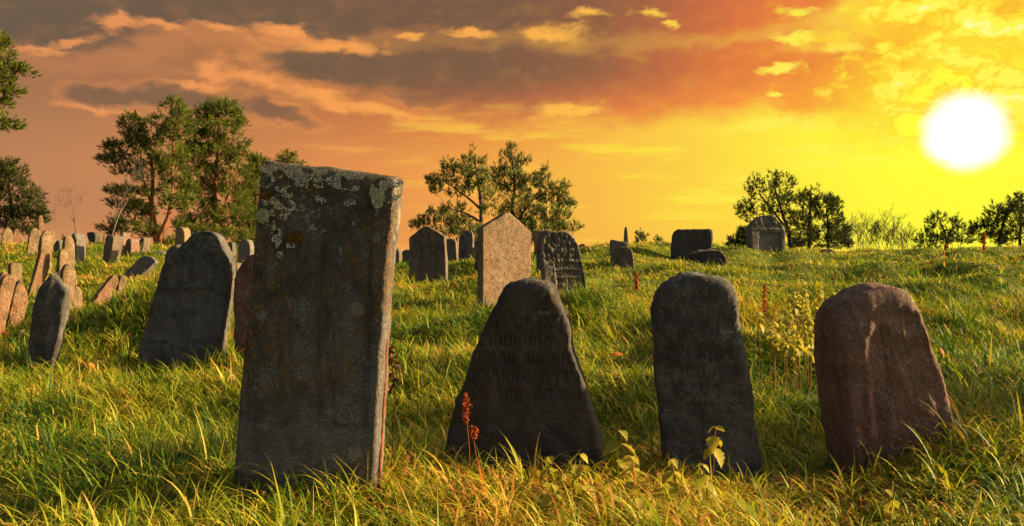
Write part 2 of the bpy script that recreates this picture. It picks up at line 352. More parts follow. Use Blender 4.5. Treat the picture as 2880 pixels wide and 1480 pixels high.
# ---------------------------------------------------------------- gravestones
FOOT = []            # footprints, so that no grass grows through a stone
def relief_none(x, z, w, h): return 0.0
def hsh(a, b): return (math.sin(a * 127.1 + b * 311.7) * 43758.5453) % 1.0
def rows(x, z, z0, z1, dz, dx, depth):
    """worn lines of chiselled letters"""
    if not (z0 < z < z1): return 0.0
    r = (z - z0) / dz; fr = r % 1.0; ri = int(r)
    if fr < .22 or fr > .86: return 0.0
    q = (x + .37 * ri * dx) / dx; ci = math.floor(q); fc = q - ci
    if hsh(ci, ri) < .14: return 0.0
    s = hsh(ci + 3, ri + 9); g = 0.0
    if abs(fc - .2) < .11 and s > .25: g = 1
    if abs(fc - .72) < .11 and s < .8: g = 1
    if fr > .70 and .1 < fc < .85: g = 1
    if fr < .36 and .15 < fc < .8 and s > .55: g = 1
    return depth * g
def swirl(x, z, sc_, depth):
    n = noise.noise(Vector((x * sc_, z * sc_, 3.3))); n2 = noise.noise(Vector((x * sc_ * 1.7 + 5, z * sc_ * 1.7, 8.1)))
    return depth * max(0, 1 - abs(n * 4.0)) + depth * .8 * max(0, 1 - abs(n2 * 4))

def stone(name, label, pts, Y, thick, material, yaw=0.0, pitch=0.0, group=None, rough=.008, step=None, relief=None, round_=1, bevel=.02, cat='gravestone', zb=None, u0=None, side=None, base=.3):
    P = np.array(pts, float)
    ub = u0 if u0 is not None else (P[0, 0] + P[-1, 0]) / 2
    X0 = (ub - CU) / F * Y; Z0 = gz(X0, Y) if zb is None else zb
    th, ph = R(yaw), R(pitch)
    ex = Vector((math.cos(th), math.sin(th), 0)); ez = Vector((-math.sin(th) * math.sin(ph), math.cos(th) * math.sin(ph), math.cos(ph)))
    ey = ez.cross(ex); o0 = Vector((X0, Y, Z0)); cam_ = Vector((0, 0, H))
    L = []
    for u, v in P:
        d = Vector(((u - CU) / F, 1, -(v - CV) / F)); t = ey.dot(o0 - cam_) / ey.dot(d); q = cam_ + d * t - o0
        L.append((q.dot(ex), q.dot(ez)))
    for _ in range(round_):                      # soften the corners, keeping the feet
        N = [L[0]]
        for a, b in zip(L[:-1], L[1:]):
            N += [(a[0] * .8 + b[0] * .2, a[1] * .8 + b[1] * .2), (a[0] * .2 + b[0] * .8, a[1] * .2 + b[1] * .8)]
        L = N + [L[-1]]
    zlow = -base
    a, b = L[0], L[-1]
    L = [(a[0] + (a[0] - L[1][0]) * .0, min(zlow, a[1] - .1))] + L + [(b[0], min(zlow, b[1] - .1))]
    A = np.array(L); seg = np.linalg.norm(np.diff(np.vstack([A, A[:1]]), axis=0), axis=1); per = seg.sum()
    if step is None: step = max(.012, Y * .0022)
    n = max(40, int(per / step)); cum = np.concatenate(([0], np.cumsum(seg))); tt = np.linspace(0, per, n, endpoint=False)
    Ac = np.vstack([A, A[:1]]); O = np.stack([np.interp(tt, cum, Ac[:, 0]), np.interp(tt, cum, Ac[:, 1])], -1)
    cen = np.array([(A[:, 0].min() + A[:, 0].max()) / 2, (A[:, 1].min() + A[:, 1].max()) / 2])
    # keep the fan centre inside a leaning outline
    zc = cen[1]; xs = []
    for (x1, z1), (x2, z2) in zip(Ac[:-1], Ac[1:]):
        if (z1 - zc) * (z2 - zc) < 0: xs.append(x1 + (zc - z1) / (z2 - z1) * (x2 - x1))
    if len(xs) >= 2: cen[0] = (min(xs) + max(xs)) / 2
    half = (A[:, 0].max() - A[:, 0].min()) / 2; w, h = half * 2, A[:, 1].max()
    K = int(np.clip(half / step * 1.1, 6, 46)); bv = min(bevel, thick * .35, half * .4)
    r_in = max(.2, 1 - bv / max(half, .02))
    prof = [(s, 0.0) for s in np.linspace(.03, r_in, K)]
    prof += [(r_in + (1 - r_in) * math.sin(a), bv * (1 - math.cos(a))) for a in (R(30), R(60), R(90))]
    ns = max(2, int((thick - 2 * bv) / max(step * 1.6, .02)))
    prof += [(1.0, bv + (thick - 2 * bv) * i / ns) for i in range(1, ns + 1)]
    prof += [(r_in + (1 - r_in) * math.cos(a), thick - bv * (1 - math.sin(a))) for a in (R(30), R(60), R(90))]
    prof += [(s, thick) for s in np.linspace(r_in * .8, .05, 5)]
    V = []; sd_ = random.uniform(0, 60)
    for (s, y) in prof:
        for (ox, oz) in O:
            x, z = cen[0] + (ox - cen[0]) * s, cen[1] + (oz - cen[1]) * s
            n1 = noise.noise(Vector((x * 2.3 + sd_, y * 2.3, z * 2.3))); n2 = noise.noise(Vector((x * 8 + sd_, y * 8 + 3, z * 8))); n3 = noise.noise(Vector((x * 24, y * 24 + sd_, z * 24)))
            dn = rough * (1.5 * n1 + 1.0 * n2 + .5 * n3); yy = y
            if s < .999 and y < thick * .5:
                yy = y - dn
                if relief and y == 0: yy += relief(x, z, w, h)
            elif s < .999: yy = y + dn
            else:
                g = dn * 1.2 / max(math.hypot(ox - cen[0], oz - cen[1]), .05)
                x += (ox - cen[0]) * g; z += (oz - cen[1]) * g
                yy += rough * .8 * noise.noise(Vector((x * 9 + 9, z * 9, sd_)))
            if s > .8:
                ch = min(1.4, rough / .010) * (.006 * noise.noise(Vector((ox * 13 + sd_, oz * 13, 1.7))) + .0035 * noise.noise(Vector((ox * 37, oz * 37 + sd_, 4.1))) - .010 * max(0, noise.noise(Vector((ox * 6, oz * 6 + sd_, 9.3))) - .25)) * max(1, Y / 9) ** .5
                rl = max(math.hypot(ox - cen[0], oz - cen[1]), .05); x += (ox - cen[0]) / rl * ch; z += (oz - cen[1]) / rl * ch
            V.append((x, yy, z))
    m_, nO = len(prof), len(O)
    i, j = np.meshgrid(np.arange(m_ - 1), np.arange(nO)); i, j = i.ravel(), j.ravel(); j2 = (j + 1) % nO
    Q = np.stack([i * nO + j, i * nO + j2, (i + 1) * nO + j2, (i + 1) * nO + j], -1)
    V.append((cen[0], V[0][1], cen[1])); V.append((cen[0], thick, cen[1]))
    jj = np.arange(nO); T1 = np.stack([np.full(nO, len(V) - 2), (jj + 1) % nO, jj], -1); b0 = (m_ - 1) * nO
    T2 = np.stack([np.full(nO, len(V) - 1), b0 + jj, b0 + (jj + 1) % nO], -1)
    me = mesh_np(name, np.array(V), [Q, np.concatenate([T1, T2])])
    bm = bmesh.new(); bm.from_mesh(me); bmesh.ops.recalc_face_normals(bm, faces=bm.faces); bm.to_mesh(me); bm.free()
    o = link(name, me, None, [material])
    mw = Matrix((ex, ey, ez)).transposed().to_4x4(); mw.translation = o0; o.matrix_world = mw
    tag(o, label, cat, group)
    lowx = [x for x, z in O if z < .12] or [0]
    FOOT.append((o0.x, o0.y, ex.x, ex.y, min(lowx), max(lowx), -.0, thick))
    return o

FRONT = 'gravestones of the front row'; LEFTG = 'weathered gravestones crowding the left slope'; BACKL = 'gravestones along the left ridge'
MIDG = 'gravestones behind the front row'; RIDGE = 'stones on the right ridge'

# --- front row
slab = stone('gravestone', 'tall flat-topped dark slab leaning right, crusted with lichen, tallest stone of all',
      [(650, 1400), (662, 1230), (675, 1080), (700, 850), (712, 700), (722, 560), (736, 452), (745, 449), (1113, 496), (1117, 502), (1109, 580), (1089, 760), (1073, 1000), (1061, 1200), (1054, 1350)],
      4.15, .14, M['slab'], yaw=-8, group=FRONT, rough=.006, round_=0, bevel=.022, step=.013,
      relief=lambda x, z, w, h: (.012 if abs(x - .02 * z) < w * .38 and .35 < z < h - .15 else 0) + rows(x, z, .75, h - .2, .085, .05, .002))
def rel_pyr(x, z, w, h): return rows(x, z, .42, h - .18, .10, .055, .006)
stone('gravestone', 'black rough stone tapering up to a narrow rounded top, right of the tall slab',
      [(1240, 1330), (1263, 1171), (1302, 1089), (1345, 953), (1384, 881), (1403, 837), (1427, 806), (1471, 788), (1510, 789), (1543, 799), (1560, 823), (1582, 871), (1603, 920), (1607, 982), (1626, 1031), (1650, 1099), (1672, 1166), (1688, 1244), (1703, 1330)],
      4.75, .19, M['black'], yaw=-9, group=FRONT, rough=.012, bevel=.03, relief=rel_pyr)
stone('gravestone', 'dark round-topped stone with pale lichen at upper left, second from right in front',
      [(1868, 1310), (1855, 1190), (1842, 1064), (1836, 939), (1834, 870), (1846, 820), (1878, 787), (1944, 773), (1974, 772), (2019, 782), (2054, 797), (2076, 835), (2081, 904), (2094, 979), (2104, 1064), (2119, 1154), (2134, 1218), (2148, 1310)],
      4.85, .2, M['dark'], yaw=-8, group=FRONT, rough=.013, bevel=.04, relief=lambda x, z, w, h: rows(x, z, .3, h - .14, .105, .06, .006))
def rel_arch(x, z, w, h):
    cx = .06 - .10 * z; hw = w * .34; zt = h - .13
    r = math.hypot(x - cx, max(0, z - (zt - hw))); q = min(1, max(0, (hw - r) / .03))
    d = .011 * q * q * (3 - 2 * q) if z > .05 else 0
    d -= .003 * max(0, 1 - abs(r - hw * 1.06) / .02)
    return d + (.003 * max(0, 1 - abs(((x - cx) * 1.0 + .12 * z) % .12 - .06) / .014) if r < hw * .85 else 0)
stone('gravestone', 'reddish stone with a carved arched panel, leaning right at the right end of front row',
      [(2403, 1330), (2378, 1180), (2366, 1050), (2358, 940), (2368, 878), (2398, 842), (2450, 816), (2517, 802), (2557, 808), (2577, 840), (2602, 890), (2627, 964), (2657, 1049), (2687, 1154), (2697, 1240)],
      4.7, .40, M['red'], yaw=2, group=FRONT, rough=.010, bevel=.05, relief=rel_arch)

# --- second line on the left
def rel_big(x, z, w, h):
    d = swirl(x, z, 9, .012) if z > h - .55 else 0
    return d + (.012 if abs(x - .12 * z) < w * .33 and .28 < z < h - .62 else 0) + (.01 if abs(z - .24) < .012 else 0)
stone('gravestone', 'broad dark stone with a clipped pointed top and carved crown, left of the tall slab',
      [(375, 1050), (408, 919), (441, 797), (461, 731), (490, 711), (514, 682), (547, 650), (583, 648), (608, 658), (628, 695), (648, 735), (645, 775), (630, 886), (618, 990), (612, 1050)],
      9.0, .18, M['dark'], yaw=-6, group=LEFTG, rough=.012, bevel=.02, relief=rel_big, round_=1)
stone('gravestone', 'narrow dark stone leaning right with a pointed broken top, lower left foreground',
      [(64, 1048), (72, 982), (85, 910), (99, 832), (107, 809), (143, 765), (160, 784), (186, 815), (178, 880), (172, 915), (163, 965), (150, 1010), (142, 1048)],
      8.6, .10, M['dark'], yaw=-5, group=LEFTG, rough=.016, bevel=.03, round_=0)
stone('gravestone', 'low dark stone with one lichen ring, peeking out left of the broad dark stone',
      [(455, 830), (462, 725), (470, 702), (482, 692), (500, 690), (520, 715), (525, 830)], 10.2, .2, M['dark'], yaw=-8, group=LEFTG)
stone('gravestone', 'red-brown stone half hidden behind the left edge of the tall slab',
      [(657, 1030), (658, 900), (656, 790), (668, 752), (696, 716), (735, 705), (765, 735), (772, 1030)], 8.8, .22, M['red'], yaw=-8, group=LEFTG, rough=.016)
def S(label, pts, Y, t, m, yaw=0, group=LEFTG, **kw): return stone('gravestone', label, pts, Y, t, M[m], yaw=yaw, group=group, **kw)
LF = 52
S('pink stone pillar leaning hard right at the left edge of the photo', [(-28, 945), (-8, 850), (8, 785), (22, 769), (44, 772), (49, 786), (38, 830), (22, 890), (12, 945)], 10.5, .10, 'pink', LF, rough=.012)
S('blotched red and yellow stone beside the leaning pink pillar, widest in its middle', [(14, 945), (38, 830), (50, 795), (64, 790), (72, 805), (78, 830), (79, 852), (70, 892), (63, 930), (58, 945)], 10.8, .10, 'pink', LF, rough=.02)
S('square-topped stone rising just behind the leaning pink pillar', [(26, 830), (28, 790), (30, 746), (36, 741), (60, 741), (63, 747), (62, 775), (69, 805), (70, 850)], 11.6, .10, 'tan', LF, round_=0)
S('pink stone cut off by the left edge, behind the leaning pink pillar', [(-14, 880), (-8, 800), (8, 768), (20, 764), (27, 770), (22, 800), (16, 880)], 11.9, .10, 'pink', LF)
S('small pale rubble stone at the foot of the blotched red stone', [(52, 948), (54, 932), (63, 925), (73, 928), (76, 948)], 10.5, .10, 'tan', 30, rough=.02)
S('long slim pink pillar leaning right, behind the narrow dark stone', [(78, 838), (96, 780), (108, 735), (114, 711), (126, 703), (140, 706), (143, 720), (139, 762), (122, 800), (106, 838)], 14, .10, 'pink', LF)
S('knobbly tan stone pillar with a bulging rounded head, above the slim pink pillar', [(112, 725), (114, 695), (117, 665), (124, 650), (136, 643), (152, 645), (160, 662), (158, 676), (150, 690), (146, 725)], 17, .10, 'tan', LF, rough=.02)
S('thick tan stone pillar just right of the narrow dark stone', [(170, 908), (177, 800), (175, 768), (187, 742), (200, 737), (212, 748), (219, 766), (215, 800), (209, 850), (196, 908)], 11.5, .10, 'tan', LF, rough=.022)
S('short brown-tan stone peering over the left shoulder of the thick tan pillar', [(164, 800), (166, 730), (171, 702), (184, 699), (191, 708), (198, 740), (196, 800)], 14.2, .10, 'tan', LF)
S('squat yellowish stone leaning against the right side of the thick tan pillar', [(200, 890), (205, 835), (211, 810), (220, 806), (230, 815), (235, 845), (233, 868), (222, 890)], 12, .10, 'tan', LF, rough=.02)
S('round-headed tan stone above the short brown-tan stone', [(178, 760), (180, 690), (184, 667), (196, 664), (205, 668), (212, 690), (210, 760)], 16.5, .10, 'tan', LF)
S('tan stone standing behind the round-headed tan stone, darker on its left edge', [(196, 728), (197, 675), (203, 655), (211, 656), (217, 675), (216, 728)], 19, .35, 'grey', -5)
S('pink stone slab leaning hard right, low in grass right of the squat yellowish stone', [(246, 880), (262, 850), (300, 797), (318, 776), (329, 771), (336, 785), (330, 810), (315, 836), (296, 880)], 12.5, .10, 'pink', LF, rough=.018)
S('narrow mottled stone leaning behind the low pink slab', [(322, 864), (330, 830), (338, 782), (345, 774), (354, 779), (357, 796), (349, 830), (342, 864)], 13.2, .10, 'tan', LF, rough=.02)
S('small dark stump of a stone in the grass beside the narrow mottled stone', [(357, 846), (358, 815), (366, 812), (375, 814), (377, 828), (376, 846)], 13.6, .2, 'brown', -6)
stone('gravestone', 'fallen grey slab with rows of carved letters, tipped over in the grass', [(340, 790), (347, 772), (370, 747), (392, 725), (405, 719), (424, 720), (437, 731), (436, 737), (412, 760), (386, 783), (375, 793)],
      16, .12, M['grey'], yaw=-10, pitch=22, group=LEFTG, rough=.006, step=.02, round_=0, u0=368, relief=lambda x, z, w, h: rows(x * .72 + z * .7, z * .72 - x * .7, -.3, 1.2, .09, .07, .02))
# --- left ridge
B = lambda *a, **k: S(*a, group=BACKL, **k)
B('pale round-topped stone at the far left of the ridge', [(4, 698), (6, 665), (12, 645), (22, 639), (33, 646), (37, 665), (36, 698)], 26, .10, 'tan', 40)
B('pale stone with one sloping shoulder, second from left on the ridge', [(34, 698), (36, 660), (42, 645), (50, 644), (56, 655), (66, 668), (68, 698)], 26.4, .10, 'pink', 40)
B('tan round-topped stone with mossy blotches, left of the knobbly pillar', [(75, 730), (79, 690), (84, 655), (92, 643), (104, 642), (114, 655), (115, 680), (110, 730)], 21, .10, 'tan', 45, rough=.02)
B('thin tapering stone post rising above the others at left', [(112, 700), (109, 650), (107, 612), (112, 605), (120, 606), (124, 630), (128, 660), (128, 700)], 23, .10, 'pink', 40)
B('small blue-grey stone showing right of the knobbly pillar', [(149, 724), (150, 690), (157, 677), (168, 673), (169, 724)], 22, .2, 'dark', -8)
B('thin stone edge standing left of the round-headed tan stone', [(173, 700), (173, 660), (178, 656), (184, 659), (184, 700)], 25, .10, 'tan', 20)
B('spear-shaped lit stone right of the tan pillars', [(223, 732), (230, 690), (235, 661), (240, 658), (250, 690), (256, 712), (254, 732)], 20.5, .10, 'pink', 38)
B('dark stone broader at its flat top, behind the spear-shaped stone', [(256, 712), (248, 675), (242, 655), (254, 652), (267, 656), (269, 668), (267, 685), (265, 712)], 24.5, .2, 'black', -12, round_=0)
B('square pillar with a black face and a bright right side, biggest on the left ridge', [(284, 750), (291, 695), (296, 668), (302, 660), (314, 662), (320, 668), (316, 700), (304, 750)], 19, .34, 'brown', -12, round_=0)
B('pale greenish stone edge behind the square pillar', [(288, 715), (289, 672), (293, 661), (301, 660), (302, 715)], 25.5, .10, 'tan', 30)
B('tall slim dark stone with a pink right side, behind the square pillar', [(330, 722), (334, 690), (337, 660), (341, 653), (346, 655), (347, 680), (342, 722)], 22.5, .34, 'red', -8)
B('short arched dark stone with a pink right side, middle of three arched ones', [(348, 728), (351, 690), (355, 674), (361, 670), (368, 673), (370, 690), (367, 728)], 21.8, .36, 'red', -10)
B('arched dark stone leaning right, last of three arched ones', [(383, 722), (389, 690), (393, 674), (399, 667), (404, 669), (406, 680), (401, 700), (396, 722)], 22.4, .3, 'brown', -10)
B('low lit stone touching the last arched stone', [(407, 718), (409, 698), (415, 694), (424, 698), (425, 718)], 22.6, .10, 'tan', 35, rough=.02)
B('flat grey stone lying near the pine trunk', [(420, 726), (426, 713), (440, 706), (455, 708), (466, 716), (468, 728)], 22, .8, 'grey', 10, rough=.03)
B('round-topped stone with lit right half, above the left shoulder of the broad dark stone', [(488, 725), (491, 665), (497, 645), (506, 637), (514, 640), (520, 652), (521, 725)], 19, .3, 'tan', -6)
B('plain dark stone right of the broad dark stone, in front of the pines', [(626, 735), (628, 690), (631, 683), (654, 681), (655, 735)], 20, .2, 'dark', -8, round_=0)
B('grey round-topped stone with a lit right rim, left of the tall slab', [(666, 735), (668, 695), (673, 679), (688, 673), (700, 678), (704, 692), (703, 735)], 19.5, .2, 'grey', -10)
B('small red-brown stone top peeping between the broad dark stone and the red-brown stone', [(654, 790), (656, 748), (660, 738), (667, 742), (669, 770), (668, 790)], 13, .25, 'red', -10)
# --- middle
G = lambda *a, **k: S(*a, group=MIDG, **k)
G('brown stone with a low pointed top and worn ornament, right of the tall slab', [(1150, 812), (1150, 700), (1150, 671), (1176, 649), (1192, 637), (1206, 637), (1226, 649), (1249, 664), (1252, 700), (1254, 735), (1256, 812)],
  18, .2, 'brown', -8, round_=0, step=.024, relief=lambda x, z, w, h: swirl(x, z, 8, .02) * (z > h * .45) + (.015 if abs(abs(x) - w * .2) < .04 and z < h * .75 else 0))
G('salmon granite stone with a gabled top, its face brightly sunlit', [(1358, 885), (1358, 760), (1358, 640), (1428, 598), (1435, 597), (1495, 654), (1494, 720), (1492, 786), (1490, 885)], 13, .17, 'salmon', 33, round_=0, bevel=.012, rough=.006)
def rel_carved(x, z, w, h):
    cx = .10 - .10 * z; inx = abs(x - cx) < w * .31
    d = 0
    if inx and z < h * .58: d = .035 - .012 * max(0, 1 - abs((z % .13) - .065) / .03) + rows(x, z, .05, h * .56, .13, .07, .02)
    if z > h * .60: d = swirl(x, z, 10, .035)
    return d
G('grey stone carved with scrolls and a framed panel, right of the salmon gabled stone', [(1536, 855), (1528, 760), (1525, 716), (1523, 678), (1534, 661), (1549, 650), (1597, 650), (1621, 676), (1637, 733), (1652, 815), (1656, 850)],
  13.8, .24, 'grey', 9, rough=.01, step=.018, bevel=.02, relief=rel_carved)
G('dark round-shouldered stone close behind the left side of the scroll-carved stone', [(1508, 780), (1509, 700), (1513, 672), (1525, 654), (1545, 648), (1565, 660), (1566, 780)], 16, .25, 'dark', -8)
G('thin dark stone spotted with lichen, leaning close to the left of the salmon gabled stone', [(1332, 808), (1336, 750), (1339, 706), (1343, 703), (1352, 704), (1354, 760), (1352, 808)], 16, .2, 'black', -6, round_=0)
G('dark slim stone at the right edge of the tall slab', [(1104, 775), (1108, 720), (1110, 700), (1116, 697), (1122, 703), (1124, 725), (1121, 775)], 21, .22, 'brown', -12)
G('grey stone with a scalloped round top, left behind the brown pointed stone', [(1129, 772), (1131, 735), (1129, 710), (1136, 703), (1148, 702), (1160, 705), (1165, 715), (1164, 772)], 22, .2, 'dark', -6)
G('plain dark stone with a slightly arched top, right behind the brown pointed stone', [(1247, 755), (1250, 700), (1253, 675), (1268, 671), (1282, 675), (1284, 710), (1287, 755)], 23, .2, 'brown', -9)
G('tall grey stone with clipped shoulders standing under the pine branches', [(1289, 755), (1289, 690), (1291, 668), (1304, 650), (1312, 646), (1326, 649), (1330, 660), (1331, 755)], 25, .2, 'dark', -8)
G('broad pinkish stone with sloping top, behind the low arched stone', [(1300, 758), (1308, 715), (1318, 702), (1340, 692), (1356, 690), (1358, 758)], 24, .2, 'red', -8)
G('low arched dark stone in the grass, left of the thin spotted stone', [(1309, 770), (1310, 742), (1314, 730), (1322, 725), (1330, 730), (1333, 745), (1333, 770)], 21.5, .2, 'black', -6)
G('dark stone top under the pine, between the tall clipped stone and the salmon gabled stone', [(1330, 750), (1331, 685), (1338, 674), (1350, 672), (1360, 680), (1360, 750)], 27, .2, 'dark', -8)
G('red stone monument with moulded cap, between the salmon gabled and the scroll-carved stones', [(1503, 745), (1502, 690), (1498, 663), (1496, 652), (1498, 648), (1546, 648), (1548, 652), (1542, 664), (1540, 690), (1540, 745)], 22, .4, 'red', -6, round_=0)
G('small rounded stone alone on the skyline right of the carved stone', [(1624, 705), (1628, 692), (1634, 686), (1643, 686), (1650, 693), (1653, 705)], 29, .3, 'brown', -6)
# --- right ridge
Q = lambda *a, **k: S(*a, group=RIDGE, **k)
Q('short dark stone with turf on top, below the grassy mound', [(1712, 778), (1714, 735), (1722, 710), (1734, 697), (1762, 694), (1775, 700), (1782, 722), (1784, 778)], 20, .25, 'brown', -10, rough=.015)
Q('half-buried carved slab sticking out of the grassy mound', [(1715, 715), (1716, 676), (1722, 674), (1758, 680), (1766, 688), (1766, 715)], 24, .2, 'grey', -4, round_=0)
Q('thin stone post on top of the grassy mound', [(1753, 695), (1755, 660), (1757, 640), (1761, 637), (1764, 642), (1766, 665), (1768, 695)], 28, .2, 'grey', -6)
Q('big square dark block spotted with round lichens', [(1884, 750), (1887, 700), (1890, 662), (1896, 650), (1908, 645), (1960, 644), (1998, 644), (2004, 650), (2004, 700), (2004, 750)], 24, .5, 'black', -10, round_=0, bevel=.06, rough=.012)
Q('low black boulder-like block in front of the big square block', [(1930, 778), (1928, 735), (1930, 717), (1948, 711), (1982, 706), (2005, 704), (2030, 708), (2040, 725), (2046, 745), (2044, 778)], 20, .4, 'black', -10, rough=.025)
Q('low stone wall remnant left of the big square block', [(1832, 715), (1834, 692), (1842, 686), (1886, 686), (1890, 715)], 28, .4, 'grey', -5, round_=0, rough=.02)
def rel_mon(x, z, w, h):
    d = .05 if (abs(x - .06) < w * .31 and z < h * .54) else 0
    if abs(z - h * .63) < .03: d = -.012
    if z > h * .66: d += swirl(x, z, 5, .03)
    return d
Q('grey gabled monument with a recessed panel, before the right-hand pines', [(2113, 725), (2113, 680), (2111, 640), (2124, 622), (2143, 608), (2165, 604), (2182, 612), (2198, 630), (2209, 652), (2209, 680), (2209, 725)], 28, .45, 'grey', 6, round_=0, step=.035, relief=rel_mon)
Q('dark rounded boulder beneath the right-hand pines', [(2306, 728), (2312, 708), (2325, 700), (2342, 702), (2356, 712), (2364, 728)], 30, .5, 'dark', -4, rough=.03)
# --- just outside the frame on the right: these shade the right-hand grass
S('dark upright slab just beyond the right edge of the photo', [(3120, 1290), (3110, 1000), (3130, 850), (3200, 790), (3300, 800), (3340, 900), (3360, 1290)], 5.1, .25, 'dark', -6, group=FRONT)

# ---------------------------------------------------------------- lichen, moss and rust on the tall slab
def leafy(name, c1, c2, transl=.35, rough=.7, spec=.2):
    m, k, p = mat(name)
    at = k.n.new('ShaderNodeAttribute'); at.attribute_name = 'tint'
    c = k.ramp(at.outputs['Fac'], [(0, c1), (1, c2)])
    out = k.n['Material Output']
    k.put(p.inputs['Base Color'], c); p.inputs['Roughness'].default_value = rough; p.inputs['Specular IOR Level'].default_value = spec
    if transl:
        tr = k.n.new('ShaderNodeBsdfTranslucent'); k.put(tr.inputs['Color'], c)
        mx = k.n.new('ShaderNodeMixShader'); mx.inputs[0].default_value = transl
        k.l.new(p.outputs[0], mx.inputs[1]); k.l.new(tr.outputs[0], mx.inputs[2]); k.l.new(mx.outputs[0], out.inputs[0])
    return m
m_lich = leafy('pale_leafy_lichen', (.22, .20, .15), (.60, .54, .40), 0, .95, .05)
m_ros = leafy('green_grey_lichen', (.24, .25, .15), (.42, .42, .26), 0, .95, .05)
m_moss = leafy('brown_moss', (.07, .035, .008), (.16, .08, .015), 0, 1, .0)
m_rust = stone_mat('rusty_iron', (.16, .045, .02), (.24, .07, .03), lichen=0, moss=0, stain=.4, light=(.3, .1, .05))
def flakes(spots, size, name, m, parent, dens, lift=.006):
    g = Geo()
    inv = parent.matrix_world.inverted()
    for (u, v, ru, rv) in spots:
        for _ in range(int(dens * ru * rv / 100)):
            a, r = random.uniform(0, 6.28), math.sqrt(random.random())
            w = pos(u + ru * r * math.cos(a), v + rv * r * math.sin(a), 4.4); q = inv @ w; d = inv @ cam.location
            t = (0 - d.y) / (q.y - d.y); q = d + (q - d) * t
            if name == 'lichen' and noise.noise(w * 22) < -.02: continue
            if v + rv * r * math.sin(a) < 455 + (u + ru * r * math.cos(a) - 745) * .13: continue
            s = size * random.uniform(.5, 1.3); q.y = -random.uniform(.0, lift) - .004
            n = 6; V = [q + Vector((0, -s * .1, 0))]; ph = random.uniform(0, 6)
            for j in range(n):
                an = ph + j * 6.283 / n; rr = s * random.uniform(.5, 1.0)
                V.append(q + Vector((rr * math.cos(an), -random.uniform(.05, .8) * s * .35, rr * math.sin(an))))
            g.add(V, (), [(0, 1 + j, 1 + (j + 1) % n) for j in range(n)], random.random())
    o = link(name, g.mesh(name, False), parent, [m]); o['kind'] = 'stuff'; return o
flakes([(790, 475, 70, 22), (900, 490, 90, 22), (1010, 508, 90, 20), (1100, 530, 36, 40), (800, 520, 40, 45), (850, 515, 20, 20), (905, 555, 16, 16), (1070, 545, 30, 18), (985, 570, 16, 10),
        (780, 655, 14, 40), (790, 700, 10, 40), (820, 690, 12, 10), (960, 480, 160, 14), (1110, 500, 24, 20), (1000, 525, 120, 14), (870, 480, 130, 16), (765, 560, 25, 40), (800, 590, 40, 30)], .0062, 'lichen', m_lich, slab, 20, .008)
flakes([(743, 608, 17, 18)], .009, 'lichen_rosette', m_ros, slab, 40, .012)
flakes([(1063, 560, 16, 26), (1058, 545, 14, 12)], .009, 'lichen_rosette', m_ros, slab, 34, .012)
flakes([(830, 668, 20, 14)], .012, 'moss_tuft', m_moss, slab, 30, .012)
flakes([(752, 548, 14, 14)], .012, 'moss_tuft', m_moss, slab, 26, .008)

rod = Geo(); rp = [pos(1093, 778, 4.17), pos(1090, 900, 4.17), pos(1084, 1050, 4.16), pos(1075, 1200, 4.15), pos(1067, 1330, 4.15), pos(1063, 1480, 4.15)]
rod.tube(rp, [.007, .008, .008, .008, .008, .008], 7, wob=.15)
ro = link('iron_rod', rod.mesh('iron_rod'), None, [m_rust]); tag(ro, 'rusty iron rod standing against the right edge of the tall slab', 'rod')
dv = Geo(); vp = [pos(1100, 1330, 4.3), pos(1108, 1200, 4.3), pos(1112, 1090, 4.3), pos(1104, 1040, 4.3), pos(1096, 990, 4.28)]
dv.tube(vp, [.003] * 5, 5, a=.2)
for i in range(46):
    c = pos(random.gauss(1100, 8), random.uniform(968, 1105), 4.3 + random.uniform(-.03, .03)); V = [c + Vector([random.gauss(0, .016) for _ in range(3)]) for _ in range(4)]
    dv.add(V, [(0, 1, 2, 3)], (), random.random())
m_dead = leafy('withered_leaves', (.03, .014, .008), (.13, .05, .02), .15)
tag(link('withered_vine', dv.mesh('withered_vine', False), None, [m_dead]), 'withered dark brown vine beside the rusty rod', 'dead plant')

# ---------------------------------------------------------------- trees
def bark_mat(name, c1, c2):
    m, k, p = mat(name); tc = k.n.new('ShaderNodeTexCoord').outputs['Object']
    n1 = k.noise(k.mapping(tc, scale=(1, 1, .35)), 9, 5, .7); n2 = k.noise(tc, 30, 4, .7)
    k.put(p.inputs['Base Color'], k.mix(k.step(k.math('ADD', k.math('MULTIPLY', n1, .7), k.math('MULTIPLY', n2, .3)), .4, .6), c1, c2))
    p.inputs['Roughness'].default_value = .9; k.l.new(k.bump(n1, .8, .05), p.inputs['Normal']); return m
m_bark = bark_mat('orange_pine_bark', (.30, .085, .03), (.16, .05, .022))
m_bark2 = bark_mat('dark_pine_bark', (.10, .05, .025), (.055, .03, .016))
m_twig = bark_mat('bare_twig_bark', (.12, .095, .08), (.08, .06, .05))
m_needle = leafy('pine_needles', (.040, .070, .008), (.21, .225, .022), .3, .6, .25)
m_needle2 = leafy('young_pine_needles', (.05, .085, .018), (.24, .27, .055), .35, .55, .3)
m_needle3 = leafy('far_pine_needles', (.028, .045, .010), (.11, .12, .020), .28, .6, .25)

